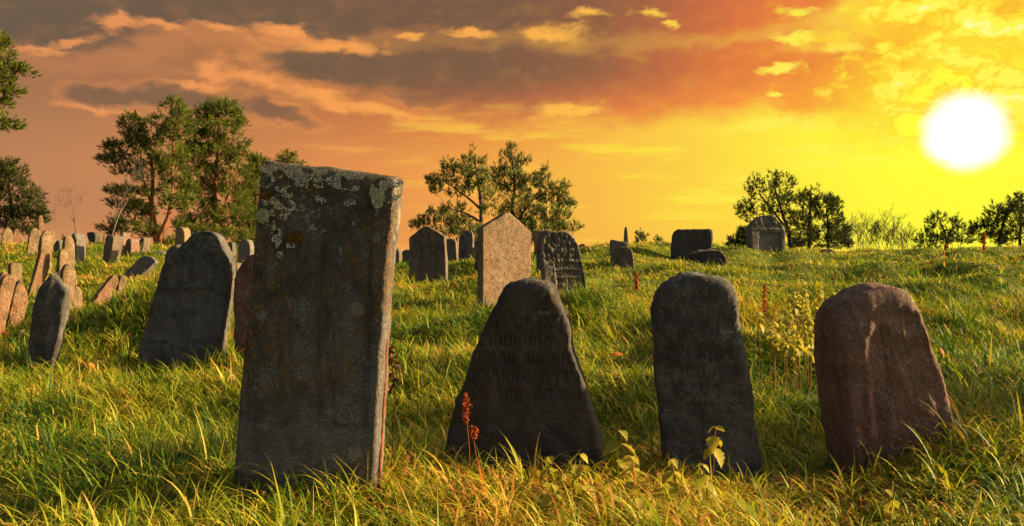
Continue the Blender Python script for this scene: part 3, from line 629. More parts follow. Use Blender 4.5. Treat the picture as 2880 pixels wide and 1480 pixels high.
def pine(name, label, Y, trunks, pads, bark, needles, tuft=.30, dens=1.0, upright=.42, wid=.031, group='pines beyond the stones', br=.03):
    """trunks: lists of (u, v, radius in px); pads: (u, v, ru, rv[, dy]) foliage masses in the crown"""
    base = pos(trunks[0][0][0], trunks[0][0][1], Y)
    root = empty(name, base); tag(root, label, 'tree', group)
    px = Y / F
    g = Geo(); lines = []
    for t in trunks:
        pts, rr = [], []
        for (u, v, r) in t:
            pts.append(pos(u, v, Y) - base); rr.append(r * px)
        # subdivide with a little wander
        P2, R2 = [pts[0]], [rr[0]]
        for a, b, ra, rb in zip(pts[:-1], pts[1:], rr[:-1], rr[1:]):
            for s in (.25, .5, .75, 1.0):
                w = (b - a).length * .03
                P2.append(a.lerp(b, s) + (Vector((random.uniform(-w, w), random.uniform(-w, w), 0)) if s < 1 else Vector())); R2.append(ra + (rb - ra) * s)
        g.tube(P2, R2, 8, wob=.08); lines.append(list(zip(P2, R2)))
    allp = [q for l in lines for q in l]
    V, T, A = [], [], []; N = 0
    for pd in pads:
        u, v, ru, rv = pd[:4]; dyp = pd[4] if len(pd) > 4 else random.uniform(-1, 1) * ru * px * .8
        c = pos(u, v, Y) - base; c.y += dyp
        a_, b_ = ru * px * 1.1, rv * px * 1.1
        # limb from the trunk to the pad, leaving below it
        src = min(allp, key=lambda q: (q[0] - (c - Vector((0, 0, abs(c.x - q[0].x) * .35 + b_ * .4)))).length)
        sp = src[0]; midp = sp.lerp(c, .5) + Vector((0, 0, -.12 * (c - sp).length * random.uniform(.2, 1)))
        r0 = min(src[1] * .5, br * .55 * (.5 + a_))
        g.tube([sp, sp.lerp(midp, .6), midp, midp.lerp(c, .6), c], [r0, r0 * .8, r0 * .6, r0 * .4, r0 * .2], 5)
        # twigs and needle tufts
        ntw = max(6, int(dens * (32 * (a_ * b_) ** .5 / tuft * .9 + 12 * a_ * b_ / tuft ** 2)))
        for _ in range(ntw):
            an, ce = random.uniform(0, 6.283), random.uniform(-.75, 1)
            s_ = math.sqrt(1 - ce * ce); rr = random.uniform(.45, 1.0) ** .7
            q = c + Vector((a_ * rr * s_ * math.cos(an), a_ * .85 * rr * s_ * math.sin(an), b_ * rr * ce))
            if noise.noise(q * (1.1 / max(.35, tuft * 2.6)) + base) < (-.2 if tuft > .22 else -.42): continue
            if random.random() < .10: g.tube([c.lerp(q, .15), c.lerp(q, .6) - Vector((0, 0, .05 * a_)), q], [r0 * .25 + .004, r0 * .15 + .003, .003], 4, cap=False)
            outd = Vector(((q.x - c.x) / max(a_, .01), (q.y - c.y) / max(a_, .01), (q.z - c.z) / max(b_, .01) * .5 + upright * 1.6)).normalized()
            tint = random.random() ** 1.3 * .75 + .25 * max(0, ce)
            for sh in range(random.choice((1, 2, 2, 3))):
                d0 = (outd + Vector([random.gauss(0, .35) for _ in range(3)])).normalized(); q0 = q + Vector([random.gauss(0, tuft * .28) for _ in range(3)])
                ln = tuft * random.uniform(.6, 1.15)
                for nd in range(15):
                    f = random.uniform(0, .75); o = q0 + d0 * ln * f
                    dd = (d0 * 1.1 + Vector([random.gauss(0, .5) for _ in range(3)])).normalized() * ln * random.uniform(.45, .8)
                    sdv = dd.cross(Vector([random.gauss(0, 1) for _ in range(3)])).normalized() * wid * random.uniform(.5, 1)
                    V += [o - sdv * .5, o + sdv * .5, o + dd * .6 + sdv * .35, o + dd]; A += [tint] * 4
                    T += [(N, N + 1, N + 2), (N, N + 2, N + 3)]; N += 4
    link('trunk', g.mesh('trunk'), root, [bark])
    me = mesh_np('crown', np.array([tuple(v) for v in V]), [np.array(T)], False, {'tint': A})
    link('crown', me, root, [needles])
    return root

pine('pine_tree', 'pine with two forking orange trunks and flat layered boughs, left of the twin-topped pine', 44,
     [[(448, 712, 9), (444, 690, 8.5), (432, 640, 7.5), (425, 590, 6.5), (428, 545, 5.5), (430, 500, 4.5), (425, 440, 3)],
      [(446, 690, 8), (455, 650, 7), (473, 610, 6), (480, 570, 5), (484, 500, 4), (488, 400, 3), (487, 300, 1.5)], [(440, 660, 4), (436, 620, 4), (420, 560, 3), (400, 500, 2)]],
     [(487, 295, 26, 18), (470, 325, 36, 20), (505, 330, 30, 22), (452, 355, 42, 20), (500, 370, 45, 24), (375, 350, 26, 20), (385, 378, 22, 14), (350, 400, 52, 14), (320, 412, 34, 12), (400, 405, 50, 20), (450, 400, 50, 22),
      (330, 445, 46, 14), (310, 455, 26, 10), (390, 440, 50, 22), (420, 470, 45, 18), (340, 478, 34, 14), (480, 440, 50, 26), (500, 480, 48, 26), (440, 500, 40, 18), (330, 535, 40, 10), (355, 545, 40, 12), (410, 545, 30, 16),
      (345, 575, 40, 16), (380, 590, 36, 18), (410, 600, 20, 16), (500, 530, 50, 26), (510, 575, 40, 26), (340, 640, 50, 18), (380, 632, 42, 12), (320, 655, 26, 12), (420, 650, 30, 10), (480, 640, 30, 16), (470, 690, 24, 14), (420, 665, 16, 8)],
     m_bark, m_needle, .32, 1.0)
pine('pine_tree', 'dense tall pine with a straight orange trunk, left of the tall slab', 47,
     [[(600, 720, 8), (601, 640, 7), (603, 590, 6.5), (606, 540, 5.5), (608, 470, 4.5), (615, 400, 3.2), (610, 300, 1.5)], [(622, 640, 5), (628, 600, 4), (640, 550, 3), (652, 520, 2)]],
     [(605, 300, 36, 16), (640, 312, 30, 22), (575, 325, 22, 22), (620, 335, 50, 24), (660, 345, 26, 26), (570, 365, 36, 24), (630, 375, 52, 26), (590, 405, 46, 24), (660, 405, 38, 26), (560, 435, 44, 24), (620, 440, 55, 26), (685, 440, 28, 22),
      (560, 480, 44, 26), (640, 480, 55, 28), (545, 530, 42, 26), (590, 525, 36, 20), (650, 525, 55, 26), (690, 490, 30, 26), (555, 580, 44, 26), (650, 570, 50, 26), (570, 625, 50, 24), (660, 610, 55, 26), (530, 640, 40, 24), (600, 660, 70, 20), (560, 680, 60, 18), (500, 690, 40, 14), (650, 670, 50, 24)],
     m_bark, m_needle, .32, 1.15)
pine('pine_tree', 'bushy pine overlapped by the left edge of the tall slab', 50,
     [[(715, 730, 7), (718, 600, 5), (722, 480, 3), (722, 440, 1.5)]],
     [(718, 455, 16, 18), (708, 490, 26, 22), (735, 500, 30, 26), (700, 540, 30, 24), (740, 550, 36, 26), (695, 590, 34, 26), (740, 610, 45, 30), (690, 640, 40, 26), (735, 670, 50, 30), (700, 690, 40, 20), (730, 470, 24, 20)], m_bark2, m_needle, .32, 1.2)
pine('pine_tree', 'pine showing only its tip above the tall slab', 58,
     [[(806, 730, 6), (806, 560, 4), (806, 432, 1)]],
     [(806, 440, 16, 10), (800, 452, 24, 10), (815, 470, 40, 18), (790, 500, 50, 24), (825, 540, 55, 30), (790, 590, 60, 30), (820, 640, 60, 30), (800, 690, 60, 26)], m_bark2, m_needle, .34, .8)
pine('pine_tree', 'dark pine with a slim trunk at the left edge, below the overhanging boughs', 42,
     [[(36, 712, 7), (34, 640, 6), (30, 560, 4.5), (26, 500, 3), (25, 460, 1.5)], [(20, 700, 4), (15, 640, 3), (-10, 600, 2)]],
     [(15, 465, 36, 14), (40, 485, 30, 16), (-10, 490, 34, 18), (20, 510, 46, 18), (50, 530, 30, 14), (0, 545, 46, 20), (70, 555, 36, 14), (40, 570, 40, 18), (95, 590, 36, 14), (20, 600, 50, 18), (110, 605, 26, 10), (80, 615, 36, 14), (-20, 620, 40, 20), (70, 640, 40, 12), (100, 625, 26, 10), (45, 655, 40, 12), (-30, 560, 40, 30)], m_bark2, m_needle3, .3, .9)
pine('pine_tree', 'tall pine mostly outside the left edge, boughs reaching in at upper left', 34,
     [[(-110, 740, 14), (-105, 500, 12), (-95, 300, 9), (-90, 100, 6), (-88, -60, 3)]],
     [(0, 130, 30, 22), (20, 160, 28, 18), (-20, 180, 50, 26), (30, 195, 44, 14), (60, 200, 22, 10), (10, 225, 36, 18), (-20, 250, 50, 22), (40, 262, 20, 10), (-10, 290, 26, 14), (0, 340, 34, 14), (30, 355, 24, 12), (-30, 330, 40, 24), (-80, 60, 60, 40), (-90, 150, 70, 40), (-100, 240, 70, 40), (-60, 400, 40, 26), (-110, -20, 60, 40)], m_bark, m_needle, .26, 1.0, br=.05)
YP = 31
pine('pine_tree', 'young open pine with upright shoots, left of the two behind the salmon gabled stone', YP,
     [[(1357, 735, 7), (1356, 690, 6.5), (1354, 620, 6), (1353, 570, 5), (1347, 520, 3.8), (1335, 460, 2.4), (1322, 424, 1.2)], [(1353, 590, 3.5), (1320, 560, 2.8), (1280, 530, 2), (1240, 505, 1.2)], [(1354, 625, 3.5), (1310, 600, 2.6), (1260, 585, 1.6)]],
     [(1322, 432, 7, 16), (1325, 455, 22, 16), (1352, 462, 10, 14), (1300, 480, 30, 16), (1265, 470, 18, 12), (1262, 488, 18, 14), (1330, 490, 36, 18), (1355, 495, 16, 14), (1300, 512, 34, 18), (1250, 515, 22, 12), (1222, 520, 16, 16), (1208, 512, 8, 12), (1340, 530, 34, 18), (1290, 545, 34, 16), (1230, 540, 22, 10), (1365, 520, 22, 16), (1380, 560, 26, 18),
      (1270, 590, 40, 14), (1230, 600, 26, 14), (1215, 620, 40, 12), (1185, 630, 24, 10), (1165, 640, 12, 10), (1260, 620, 44, 16), (1310, 650, 44, 18), (1255, 650, 40, 12), (1290, 625, 30, 14), (1375, 600, 24, 18), (1330, 655, 30, 18), (1280, 670, 44, 12), (1350, 680, 30, 14)], m_bark2, m_needle2, .20, .55, .9, .022)
pine('pine_tree', 'young bushy pine with several leaders, right of the two behind the salmon gabled stone', YP + 1.5,
     [[(1440, 740, 7), (1440, 650, 6), (1442, 590, 4.5), (1447, 530, 3.5), (1445, 470, 2.4), (1437, 418, 1)], [(1440, 640, 4), (1470, 600, 3), (1510, 550, 2.2), (1535, 490, 1)], [(1445, 650, 4), (1490, 610, 2.6), (1545, 560, 1.5), (1575, 530, 1)]],
     [(1437, 425, 9, 16), (1424, 440, 12, 12), (1450, 450, 22, 14), (1475, 455, 14, 14), (1440, 475, 26, 16), (1400, 478, 16, 14), (1390, 495, 12, 10), (1425, 505, 32, 16), (1470, 505, 30, 16), (1515, 490, 12, 14), (1537, 495, 9, 20), (1495, 520, 26, 16), (1530, 530, 26, 16), (1410, 535, 30, 14), (1450, 540, 34, 18), (1575, 530, 20, 14), (1580, 548, 14, 12), (1550, 560, 34, 16), (1500, 560, 36, 18), (1460, 580, 40, 20), (1600, 570, 12, 12), (1590, 580, 22, 14), (1540, 595, 44, 18), (1490, 610, 45, 20), (1580, 610, 26, 14), (1560, 630, 30, 14), (1510, 640, 46, 20), (1470, 640, 40, 22), (1575, 642, 24, 10), (1590, 650, 24, 10), (1620, 640, 9, 10), (1480, 680, 46, 18), (1530, 670, 36, 16), (1420, 600, 20, 20)], m_bark2, m_needle2, .20, .62, .9, .022)
pine('pine_tree', 'open pine with a leaning crown behind the grey gabled monument', 46,
     [[(2225, 712, 6), (2218, 650, 5), (2200, 600, 4), (2185, 550, 3), (2175, 500, 1.5)], [(2210, 640, 3.5), (2170, 590, 2.6), (2135, 545, 1.8)]],
     [(2175, 502, 24, 12), (2200, 510, 18, 16), (2160, 520, 20, 14), (2190, 535, 36, 16), (2122, 515, 16, 14), (2135, 535, 22, 14), (2210, 560, 18, 14), (2160, 560, 40, 14), (2108, 545, 14, 10), (2115, 570, 18, 10), (2195, 575, 36, 16), (2140, 588, 34, 12), (2090, 595, 16, 10), (2075, 585, 8, 8), (2215, 595, 26, 20), (2110, 605, 26, 10), (2235, 620, 26, 26), (2220, 650, 26, 20), (2130, 620, 30, 14), (2240, 670, 24, 24), (2225, 690, 24, 16), (2160, 600, 26, 14)], m_bark2, m_needle3, .28, .5, .5)
pine('pine_tree', 'dense round-crowned pine right of the grey gabled monument', 47,
     [[(2275, 718, 6), (2275, 660, 5), (2278, 600, 4), (2282, 540, 1.5)], [(2330, 716, 4), (2328, 650, 3), (2325, 580, 2)]],
     [(2280, 542, 18, 14), (2272, 560, 30, 16), (2262, 575, 24, 16), (2300, 575, 26, 18), (2325, 555, 8, 14), (2328, 575, 20, 18), (2350, 570, 10, 10), (2270, 600, 36, 18), (2320, 605, 34, 20), (2350, 595, 10, 12), (2260, 630, 34, 20), (2305, 635, 40, 22), (2345, 630, 22, 16), (2365, 620, 10, 8), (2260, 660, 36, 20), (2310, 665, 46, 22), (2355, 650, 26, 18), (2372, 660, 18, 16), (2345, 685, 40, 20), (2290, 690, 50, 18), (2370, 690, 20, 16)], m_bark2, m_needle3, .28, .7)
pine('pine_tree', 'small ragged pine between the bare shrubs and the right edge', 48,
     [[(2666, 718, 4), (2662, 680, 3.4), (2655, 650, 3), (2640, 610, 1.5)], [(2662, 670, 2.6), (2680, 640, 2), (2688, 606, 1)]],
     [(2625, 605, 12, 8), (2645, 610, 16, 8), (2620, 622, 12, 8), (2635, 635, 24, 10), (2688, 604, 12, 10), (2692, 618, 14, 10), (2680, 635, 22, 10), (2705, 640, 14, 8), (2660, 645, 30, 10), (2695, 655, 30, 12), (2600, 660, 16, 10), (2610, 675, 26, 12), (2635, 680, 30, 12), (2645, 665, 24, 10), (2690, 675, 30, 10), (2720, 680, 24, 10), (2610, 695, 26, 10), (2590, 680, 10, 10)], m_bark2, m_needle3, .26, .55)
pine('pine_tree', 'dense dark pine at the right edge of the skyline', 45,
     [[(2810, 712, 5), (2815, 650, 4), (2830, 600, 3), (2850, 560, 1.5)], [(2870, 712, 5), (2872, 620, 3)]],
     [(2852, 566, 14, 12), (2860, 585, 26, 14), (2800, 592, 18, 10), (2790, 605, 26, 14), (2840, 605, 30, 16), (2880, 600, 30, 20), (2780, 630, 26, 14), (2830, 635, 40, 18), (2880, 640, 34, 24), (2755, 640, 18, 10), (2770, 655, 30, 14), (2820, 665, 46, 18), (2870, 675, 40, 18), (2790, 680, 36, 12), (2910, 610, 34, 30), (2920, 670, 40, 26)], m_bark2, m_needle3, .28, .7)
pine('pine_shrub', 'small pine shrub to the left of the grey gabled monument', 36,
     [[(2085, 715, 2), (2085, 660, 1)], [(2065, 715, 1.5), (2055, 680, .8)]], [(2085, 655, 7, 10), (2100, 660, 8, 12), (2090, 675, 14, 12), (2100, 690, 14, 14), (2060, 685, 8, 12), (2075, 695, 16, 10), (2050, 700, 8, 8)], m_bark2, m_needle3, .2, .9, .8, .03, group='small shrubs on the right ridge')
pine('pine_shrub', 'tiny shrub on the mound right of the thin stone post', 34, [[(1804, 700, 1.2), (1804, 670, .6)]], [(1797, 662, 8, 6), (1812, 664, 9, 7), (1804, 675, 12, 8), (1800, 685, 10, 8)], m_bark2, m_needle2, .14, .5, .6, .025, group='small shrubs on the right ridge')
pine('pine_shrub', 'tiny shrub above the stone wall remnant', 34, [[(1850, 705, 1.2), (1850, 680, .6)]], [(1847, 676, 6, 5), (1855, 682, 7, 6), (1846, 690, 9, 7)], m_bark2, m_needle2, .14, .6, .6, .025, group='small shrubs on the right ridge')

pine('pine_tree', 'bushy pine beyond the right edge of the photo, shading the grass', 6.05, [[(4600, 1085, 26), (4600, 500, 18), (4600, -60, 4)]],
     [(4600, -40, 150, 90), (4480, 110, 220, 110), (4740, 130, 220, 110), (4600, 260, 300, 130), (4400, 380, 240, 120), (4820, 380, 240, 120), (4600, 480, 340, 130), (4320, 600, 260, 120), (4880, 600, 260, 120), (4600, 700, 380, 130), (4300, 820, 240, 120), (4880, 820, 240, 120), (4600, 930, 360, 120)], m_bark2, m_needle, .2, .6, .4, .03, br=.05)

def bare(name, label, Y, stems, depth=4, group='leafless trees and shrubs', cat='bare tree', spread=.55, thick=.022):
    base = pos(stems[0][0], stems[0][1], Y); root = Geo()
    def grow(p, d, ln, r, lv):
        pts, rr = [p], [r]; q = p; dd = d.copy()
        for i in range(4):
            dd = (dd + Vector((random.gauss(0, .10), random.gauss(0, .10), .04))).normalized(); q = q + dd * ln / 4
            pts.append(q); rr.append(max(.0048, r * (1 - .16 * (i + 1))))
        root.tube(pts, rr, 5 if lv < 2 else 3, cap=False)
        if lv >= depth: return
        for _ in range(random.choice((2, 3, 3, 4) if lv < 3 else (2, 3))):
            i = random.choice((1, 2, 3, 4)); a = random.uniform(0, 6.283)
            nd = (dd + Vector((math.cos(a) * spread, math.sin(a) * spread, random.uniform(0, .35)))).normalized()
            grow(pts[i], nd, ln * random.uniform(.45, .72), rr[i] * .62, lv + 1)
    for (u, v, du, hgt, r) in stems:
        d = Vector((du / hgt, random.uniform(-.1, .1), 1)).normalized()
        grow(pos(u, v, Y) - base, d, hgt / F * Y * .72, r, 0)
    o = link(name, root.mesh(name), None, [m_twig]); o.location = base
    tag(o, label, cat, group)
bare('bare_tree', 'leafless tree with a thin upright trunk, between left pine and the forking pine', 38, [(303, 712, 8, 220, .05)], 4)
bare('bare_tree', 'leafless spreading young tree left of the thin upright bare one', 37, [(222, 715, 6, 170, .045)], 5, spread=.8)
bare('bare_tree', 'faint bare sapling nearest the dark left pine', 40, [(152, 715, 4, 170, .022)], 3)
for i, (u, w) in enumerate(((2420, .9), (2455, 1.1), (2490, 1.05), (2525, .95), (2555, .6))):
    lab = ('leafless shrub touching the dense round-crowned pine', 'leafless shrub second from the round-crowned pine', 'leafless shrub in the middle of the bare thicket', 'leafless shrub right of the thicket middle', 'lowest leafless shrub at the right end of the thicket')[i]
    bare('bare_shrub', lab, 42 + i * .4, [(u + dx, 722, dx * .7, (78 + random.uniform(-14, 14)) * w, .011) for dx in (-16, -11, -6, -1, 4, 9, 15)], 4, cat='bare shrub', spread=.6)

# ---------------------------------------------------------------- nettles, docks, leaves
m_nettle = leafy('yellowing_nettle_leaf', (.26, .26, .025), (.42, .35, .035), .45, .6, .3)
m_stem = leafy('reddish_plant_stem', (.20, .06, .02), (.22, .16, .03), .1)
m_dock = leafy('red_dock_seed', (.26, .04, .008), (.42, .10, .02), .3)
def leaf_geo(L, W, droop):
    g = Geo(); n = 9; V = []
    for i in range(n + 1):
        t = i / n; w = W * math.sin(math.pi * min(1, t * .93 + .07) ** .72) * (1 + (.12 if i % 2 else -.12)) * (0 if i == n else 1)
        y = L * t; z = -droop * L * t * t; fold = w * .3
        V += [(-w, y, z + fold), (0, y, z), (w, y, z + fold)]
    Q = []
    for i in range(n):
        b = i * 3; Q += [(b, b + 1, b + 4, b + 3), (b + 1, b + 2, b + 5, b + 4)]
    g.add(V, Q, (), .5); return g
LEAVES = []
for i in range(5):
    g = leaf_geo(random.uniform(.085, .115), random.uniform(.026, .036), random.uniform(.1, .5)); g.A = [random.random()] * len(g.A)
    me = g.mesh('leaf'); me.materials.append(m_nettle); LEAVES.append(me)
def nettle(u, v, Y, label, scale=1.0, group='yellow nettles in the front grass', pairs=3):
    top = pos(u, v, Y); x = top.x + random.uniform(-.03, .03); z0 = gz(x, Y); hgt = max(.12, top.z - z0)
    root = empty('nettle', (x, Y, z0)); tag(root, label, 'plant', group)
    g = Geo(); tip = Vector((top.x - x, random.uniform(-.03, .02), hgt))
    pts = [Vector((0, 0, -.03)), tip * .35 + Vector((.01, 0, 0)), tip * .7, tip]
    g.tube(pts, [.004, .0035, .003, .002], 5, a=random.random()); link('stem', g.mesh('stem'), root, [m_stem])
    a0 = random.uniform(0, 3)
    for k_ in range(pairs):
        h = tip * (1 - k_ * .055 / hgt * scale - .01)
        for s in (0, math.pi):
            a = a0 + s + random.uniform(-.35, .35); o = link('leaf', random.choice(LEAVES), root)
            o.location = h; sc_ = scale * (.55, .95, 1.1, 1.0)[min(k_, 3)] * random.uniform(.85, 1.15); o.scale = (sc_, sc_, sc_)
            o.rotation_euler = (random.uniform(-.7, -.2) - .08 * k_, random.uniform(-.35, .35), a)
        a0 += 1.4 + random.uniform(-.3, .3)
for (u, v, Y, l, s) in [(1745, 1262, 4.6, 'yellow nettle with the biggest leaves, beside the black stone right corner', 1.25), (1545, 1340, 4.3, 'yellow nettle drooping before the foot of the black tapered stone', 1.0),
        (1632, 1328, 4.3, 'bright yellow nettle with a small top leaf, below the black stone right corner', 1.0), (1778, 1336, 4.2, 'pale sunlit nettle with hanging leaves, midway between the black stone and the next', 1.05),
        (1635, 1385, 4.0, 'orange-tinged sunlit nettle low in the front grass', .85), (1722, 1404, 4.0, 'sunlit nettle with a large hanging lower leaf, near the bottom centre', 1.0),
        (1893, 1345, 4.2, 'yellow nettle in front of the left foot of the round-topped stone', 1.0), (2012, 1252, 4.6, 'dark yellow nettle standing against the face of the round-topped stone', .95),
        (1800, 1466, 3.75, 'nettle cut by the bottom edge, right of centre', 1.0), (1560, 1420, 3.9, 'half-hidden nettle in deep grass left of bottom centre', .8),
        (2390, 1105, 5.6, 'nettle growing between the two right-hand front stones', .8), (2135, 930, 7.0, 'nettle rising right of the round-topped stone top', .8), (1975, 1360, 4.15, 'nettle in tall grass before the round-topped stone', .8),
        (2500, 1440, 3.9, 'dull nettle at the lower right among shaded grass', .8)]:
    nettle(u, v - 54, Y, l, s * 1.1)
for i in range(44):
    u, v = random.gauss(2232, 44), random.uniform(800, 950); Y = 7.0 + (950 - v) / 150 * 2.6
    nettle(u, v, Y, 'pale yellow nettle in the clump behind the gap between the two right-hand front stones', .8, 'pale nettle clump', 4)
def dock(u, v0, v1, Y, label, seedfrac=.45, r=.003):
    top = pos(u, v0, Y); x = top.x; z0 = gz(x, Y); hgt = max(.2, top.z - z0)
    root = empty('dock_plant', (x, Y, z0)); tag(root, label, 'plant', 'red dock seed stalks')
    g = Geo(); pts = [Vector((.02, 0, -.03)), Vector((.015, 0, hgt * .4)), Vector((.0, 0, hgt * .75)), Vector((-.01, 0, hgt))]
    g.tube(pts, [r, r, r * .8, r * .5], 5, a=.0); link('stem', g.mesh('stem'), root, [m_stem])
    s = Geo()
    for _ in range(int(150)):
        t = random.random(); c = Vector((random.gauss(0, .005 + .006 * (1 - abs(2 * t - 1))), random.gauss(0, .007), hgt * (1 - seedfrac * t)))
        q = .006 * (Y / 4.5) ** .7; V = [c + Vector([random.gauss(0, q) for _ in range(3)]) for _ in range(4)]; s.add(V, [(0, 1, 2, 3)], (), random.random())
    link('seed_head', s.mesh('seed_head', False), root, [m_dock])
dock(1312, 1107, 1400, 4.45, 'red dock stalk with a seed head in front of the black tapered stone', .32)
dock(1333, 1200, 1400, 4.5, 'short red dock stalk beside the taller one in front of the black tapered stone', .2)
dock(1790, 770, 830, 11, 'red dock stalk standing in sunlit grass above the black tapered stone')
dock(2768, 655, 735, 24, 'tall red dock stalk on the skyline at far right', .8, .006)
dock(2660, 690, 735, 24, 'short reddish dock stalk on the skyline below the sun', .7, .005)
dock(2150, 800, 900, 8.6, 'red dock stalk in the grass left of the pale nettle clump', .5)
m_leaf = leafy('fallen_orange_leaf', (.42, .10, .02), (.5, .16, .04), .3)
for (u, v, Y, l) in [(1722, 985, 8.2, 'orange fallen leaf caught in grass right of the black tapered stone'), (2640, 870, 8.5, 'pinkish fallen leaf in the grass above the reddish arched stone'), (22, 975, 9.3, 'orange fallen leaf left of the narrow dark stone'), (250, 1085, 8.0, 'orange-brown fallen leaf in grass below the broad dark stone')]:
    g = leaf_geo(.11, .035, .5); o = link('fallen_leaf', g.mesh('fallen_leaf'), None, [m_leaf]); x = (u - CU) / F * Y
    o.location = (x, Y, gz(x, Y) + .20); o.rotation_euler = (random.uniform(-.6, .6), random.uniform(-.6, .6), random.uniform(0, 6)); tag(o, l, 'leaf')

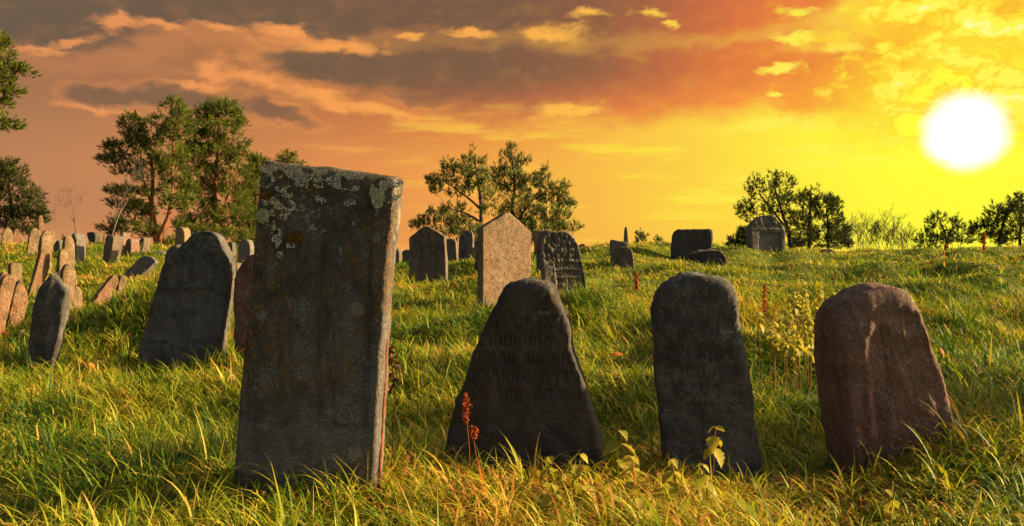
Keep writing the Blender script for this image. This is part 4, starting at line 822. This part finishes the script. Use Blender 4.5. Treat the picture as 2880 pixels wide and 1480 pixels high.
# ---------------------------------------------------------------- grass
def sines(x, y, s, seed):
    r = np.random.default_rng(seed); o = np.zeros_like(x)
    for i in range(7):
        a = r.uniform(0, 6.28); f = s * r.uniform(.5, 2.2); o += np.sin(f * (x * np.cos(a) + y * np.sin(a)) + r.uniform(0, 6.28))
    return o / 3.2
def blades(N, y0, y1, per, seg, L0, w0, spreadr, seed):
    r = np.random.default_rng(seed)
    nt = N // per
    # tufts, evenly over the wedge the photograph can see plus a margin
    yy = np.empty(0); xx = np.empty(0)
    while len(yy) < nt:
        y = r.uniform(y0, y1, nt * 2); hw = y * .66 + 1.0; keep = r.uniform(0, y1 * .66 + 1.0, nt * 2) < hw
        y = y[keep]; x = r.uniform(-1, 1, len(y)) * (y * .66 + 1.0); yy = np.concatenate([yy, y]); xx = np.concatenate([xx, x])
    yy, xx = yy[:nt], xx[:nt]
    hs = np.clip(1 + .45 * sines(xx, yy, 1.7, 3) + .28 * sines(xx, yy, 4.5, 13) + .22 * r.normal(size=nt), np.where(yy > 9, .75, .5), 2.1)
    lean = 2.2 + .9 * sines(xx, yy, .9, 5)                     # common lie of the grass
    dry = np.clip(.43 + .26 * sines(xx, yy, .8, 8) + .16 * sines(xx, yy, 3.0, 18) + .16 * r.normal(size=nt), 0, 1)
    rep = lambda a: np.repeat(a, per)
    n = nt * per; rad = np.abs(r.normal(0, spreadr, n)); an = r.uniform(0, 2 * np.pi, n)
    x = rep(xx) + rad * np.cos(an); y = rep(yy) + rad * np.sin(an)
    ok = np.ones(n, bool)
    for (fx, fy, cx, cy, a, b, d0, d1) in FOOT:
        dx, dy = x - fx, y - fy; u = dx * cx + dy * cy; v = -dx * cy + dy * cx
        ok &= ~((u > a + .0) & (u < b - .0) & (v > d0 - .012) & (v < d1 + .01))
    hs_, le_, dr_ = rep(hs), rep(lean), rep(dry)
    x, y, an, hs_, le_, dr_ = x[ok], y[ok], an[ok], hs_[ok], le_[ok], dr_[ok]; n = len(x)
    z = ground_z(x, y) - .015
    L = L0 * hs_ * r.uniform(.45, 1.25, n)
    long_ = r.random(n) < .02; L[long_] *= 1.7; L = np.minimum(L, max(.36, L0 * 1.1))
    out = np.stack([np.cos(an), np.sin(an)], -1) * r.uniform(.2, 1, (n, 1)) + np.stack([np.cos(le_), np.sin(le_)], -1) * .30 + r.normal(0, .6, (n, 2))
    az = np.arctan2(out[:, 1], out[:, 0]); th0 = np.clip(np.abs(r.normal(.62, .34, n)), 0, 1.4); th0[long_] *= .5; bend = np.abs(r.normal(2.1, .7, n)); bend[long_] *= .5
    tw = az + np.pi / 2 + r.normal(0, .45, n); W = w0 * r.uniform(.45, 1.2, n); W[r.random(n) < .10] *= 1.8
    P = np.stack([x, y, z], -1); V = np.zeros((n, 2 * seg + 1, 3)); T = np.zeros((n, 2 * seg + 1)); side = np.stack([np.cos(tw), np.sin(tw), np.zeros(n)], -1)
    for i in range(seg + 1):
        t = i / seg
        if i < seg:
            w = (W * (1 - t ** 1.6) * .5 * (.75 + .5 * min(1, t * 3)))[:, None]
            V[:, 2 * i] = P - side * w; V[:, 2 * i + 1] = P + side * w; T[:, 2 * i:2 * i + 2] = t
            th = th0 + bend * (t + .5 / seg) ** 1.25
            st = (L / seg)[:, None]
            P = P + st * np.stack([np.sin(th) * np.cos(az), np.sin(th) * np.sin(az), np.cos(th)], -1)
        else: V[:, 2 * seg] = P; T[:, 2 * seg] = 1
    tint = np.clip(dr_ + r.normal(0, .2, n), 0, 1); tint[r.random(n) < .05] = r.uniform(.85, 1.0); tint[long_] *= .7
    tt = np.clip(tint[:, None] + .16 * (T - .5), 0, 1)
    m = 2 * seg + 1; b = (np.arange(n) * m)[:, None]
    Q = np.concatenate([b + np.array([[2 * i, 2 * i + 1, 2 * i + 3, 2 * i + 2]]) for i in range(seg - 1)])
    TR = b + np.array([[2 * seg - 2, 2 * seg - 1, 2 * seg]])
    return V.reshape(-1, 3), Q, TR, tt.ravel()
def build_grass():
    Vs, Qs, Ts, As = [], [], [], []; off = 0
    for a in [(46000, 2.4, 4.7, 12, 7, .215, .009, .06, 1), (86000, 4.4, 7.5, 13, 6, .20, .009, .07, 2), (110000, 7.2, 13, 13, 4, .20, .011, .09, 3),
              (90000, 12.5, 22, 12, 3, .16, .017, .13, 4), (90000, 21, 38, 12, 3, .15, .026, .18, 5), (16000, 36, 60, 8, 2, .3, .05, .25, 6), (15000, 2.6, 12, 46, 7, .40, .0105, .05, 7)]:
        V, Q, T, A = blades(*a); Vs.append(V); Qs.append(Q + off); Ts.append(T + off); As.append(A); off += len(V)
    me = mesh_np('grass', np.concatenate(Vs), [np.concatenate(Qs), np.concatenate(Ts)], True, {'tint': np.concatenate(As)})
    m, k, p = mat('meadow_grass'); at = k.n.new('ShaderNodeAttribute'); at.attribute_name = 'tint'
    c = k.ramp(at.outputs['Fac'], [(0, (.022, .075, .004)), (.3, (.11, .19, .006)), (.58, (.32, .33, .012)), (.82, (.50, .42, .04)), (.94, (.52, .30, .06)), (1, (.42, .14, .03))])
    k.put(p.inputs['Base Color'], c); p.inputs['Roughness'].default_value = .55; p.inputs['Specular IOR Level'].default_value = .3
    tr = k.n.new('ShaderNodeBsdfTranslucent'); k.put(tr.inputs['Color'], k.mix(.5, c, k.vmath('MULTIPLY', c, (1.7, 1.6, .8))))
    mx = k.n.new('ShaderNodeMixShader'); mx.inputs[0].default_value = .38
    k.l.new(p.outputs[0], mx.inputs[1]); k.l.new(tr.outputs[0], mx.inputs[2]); k.l.new(mx.outputs[0], k.n['Material Output'].inputs[0])
    tag(link('grass', me, None, [m]), 'long uncut grass, green and straw yellow, over the whole slope', 'grass', kind='stuff')
build_grass()
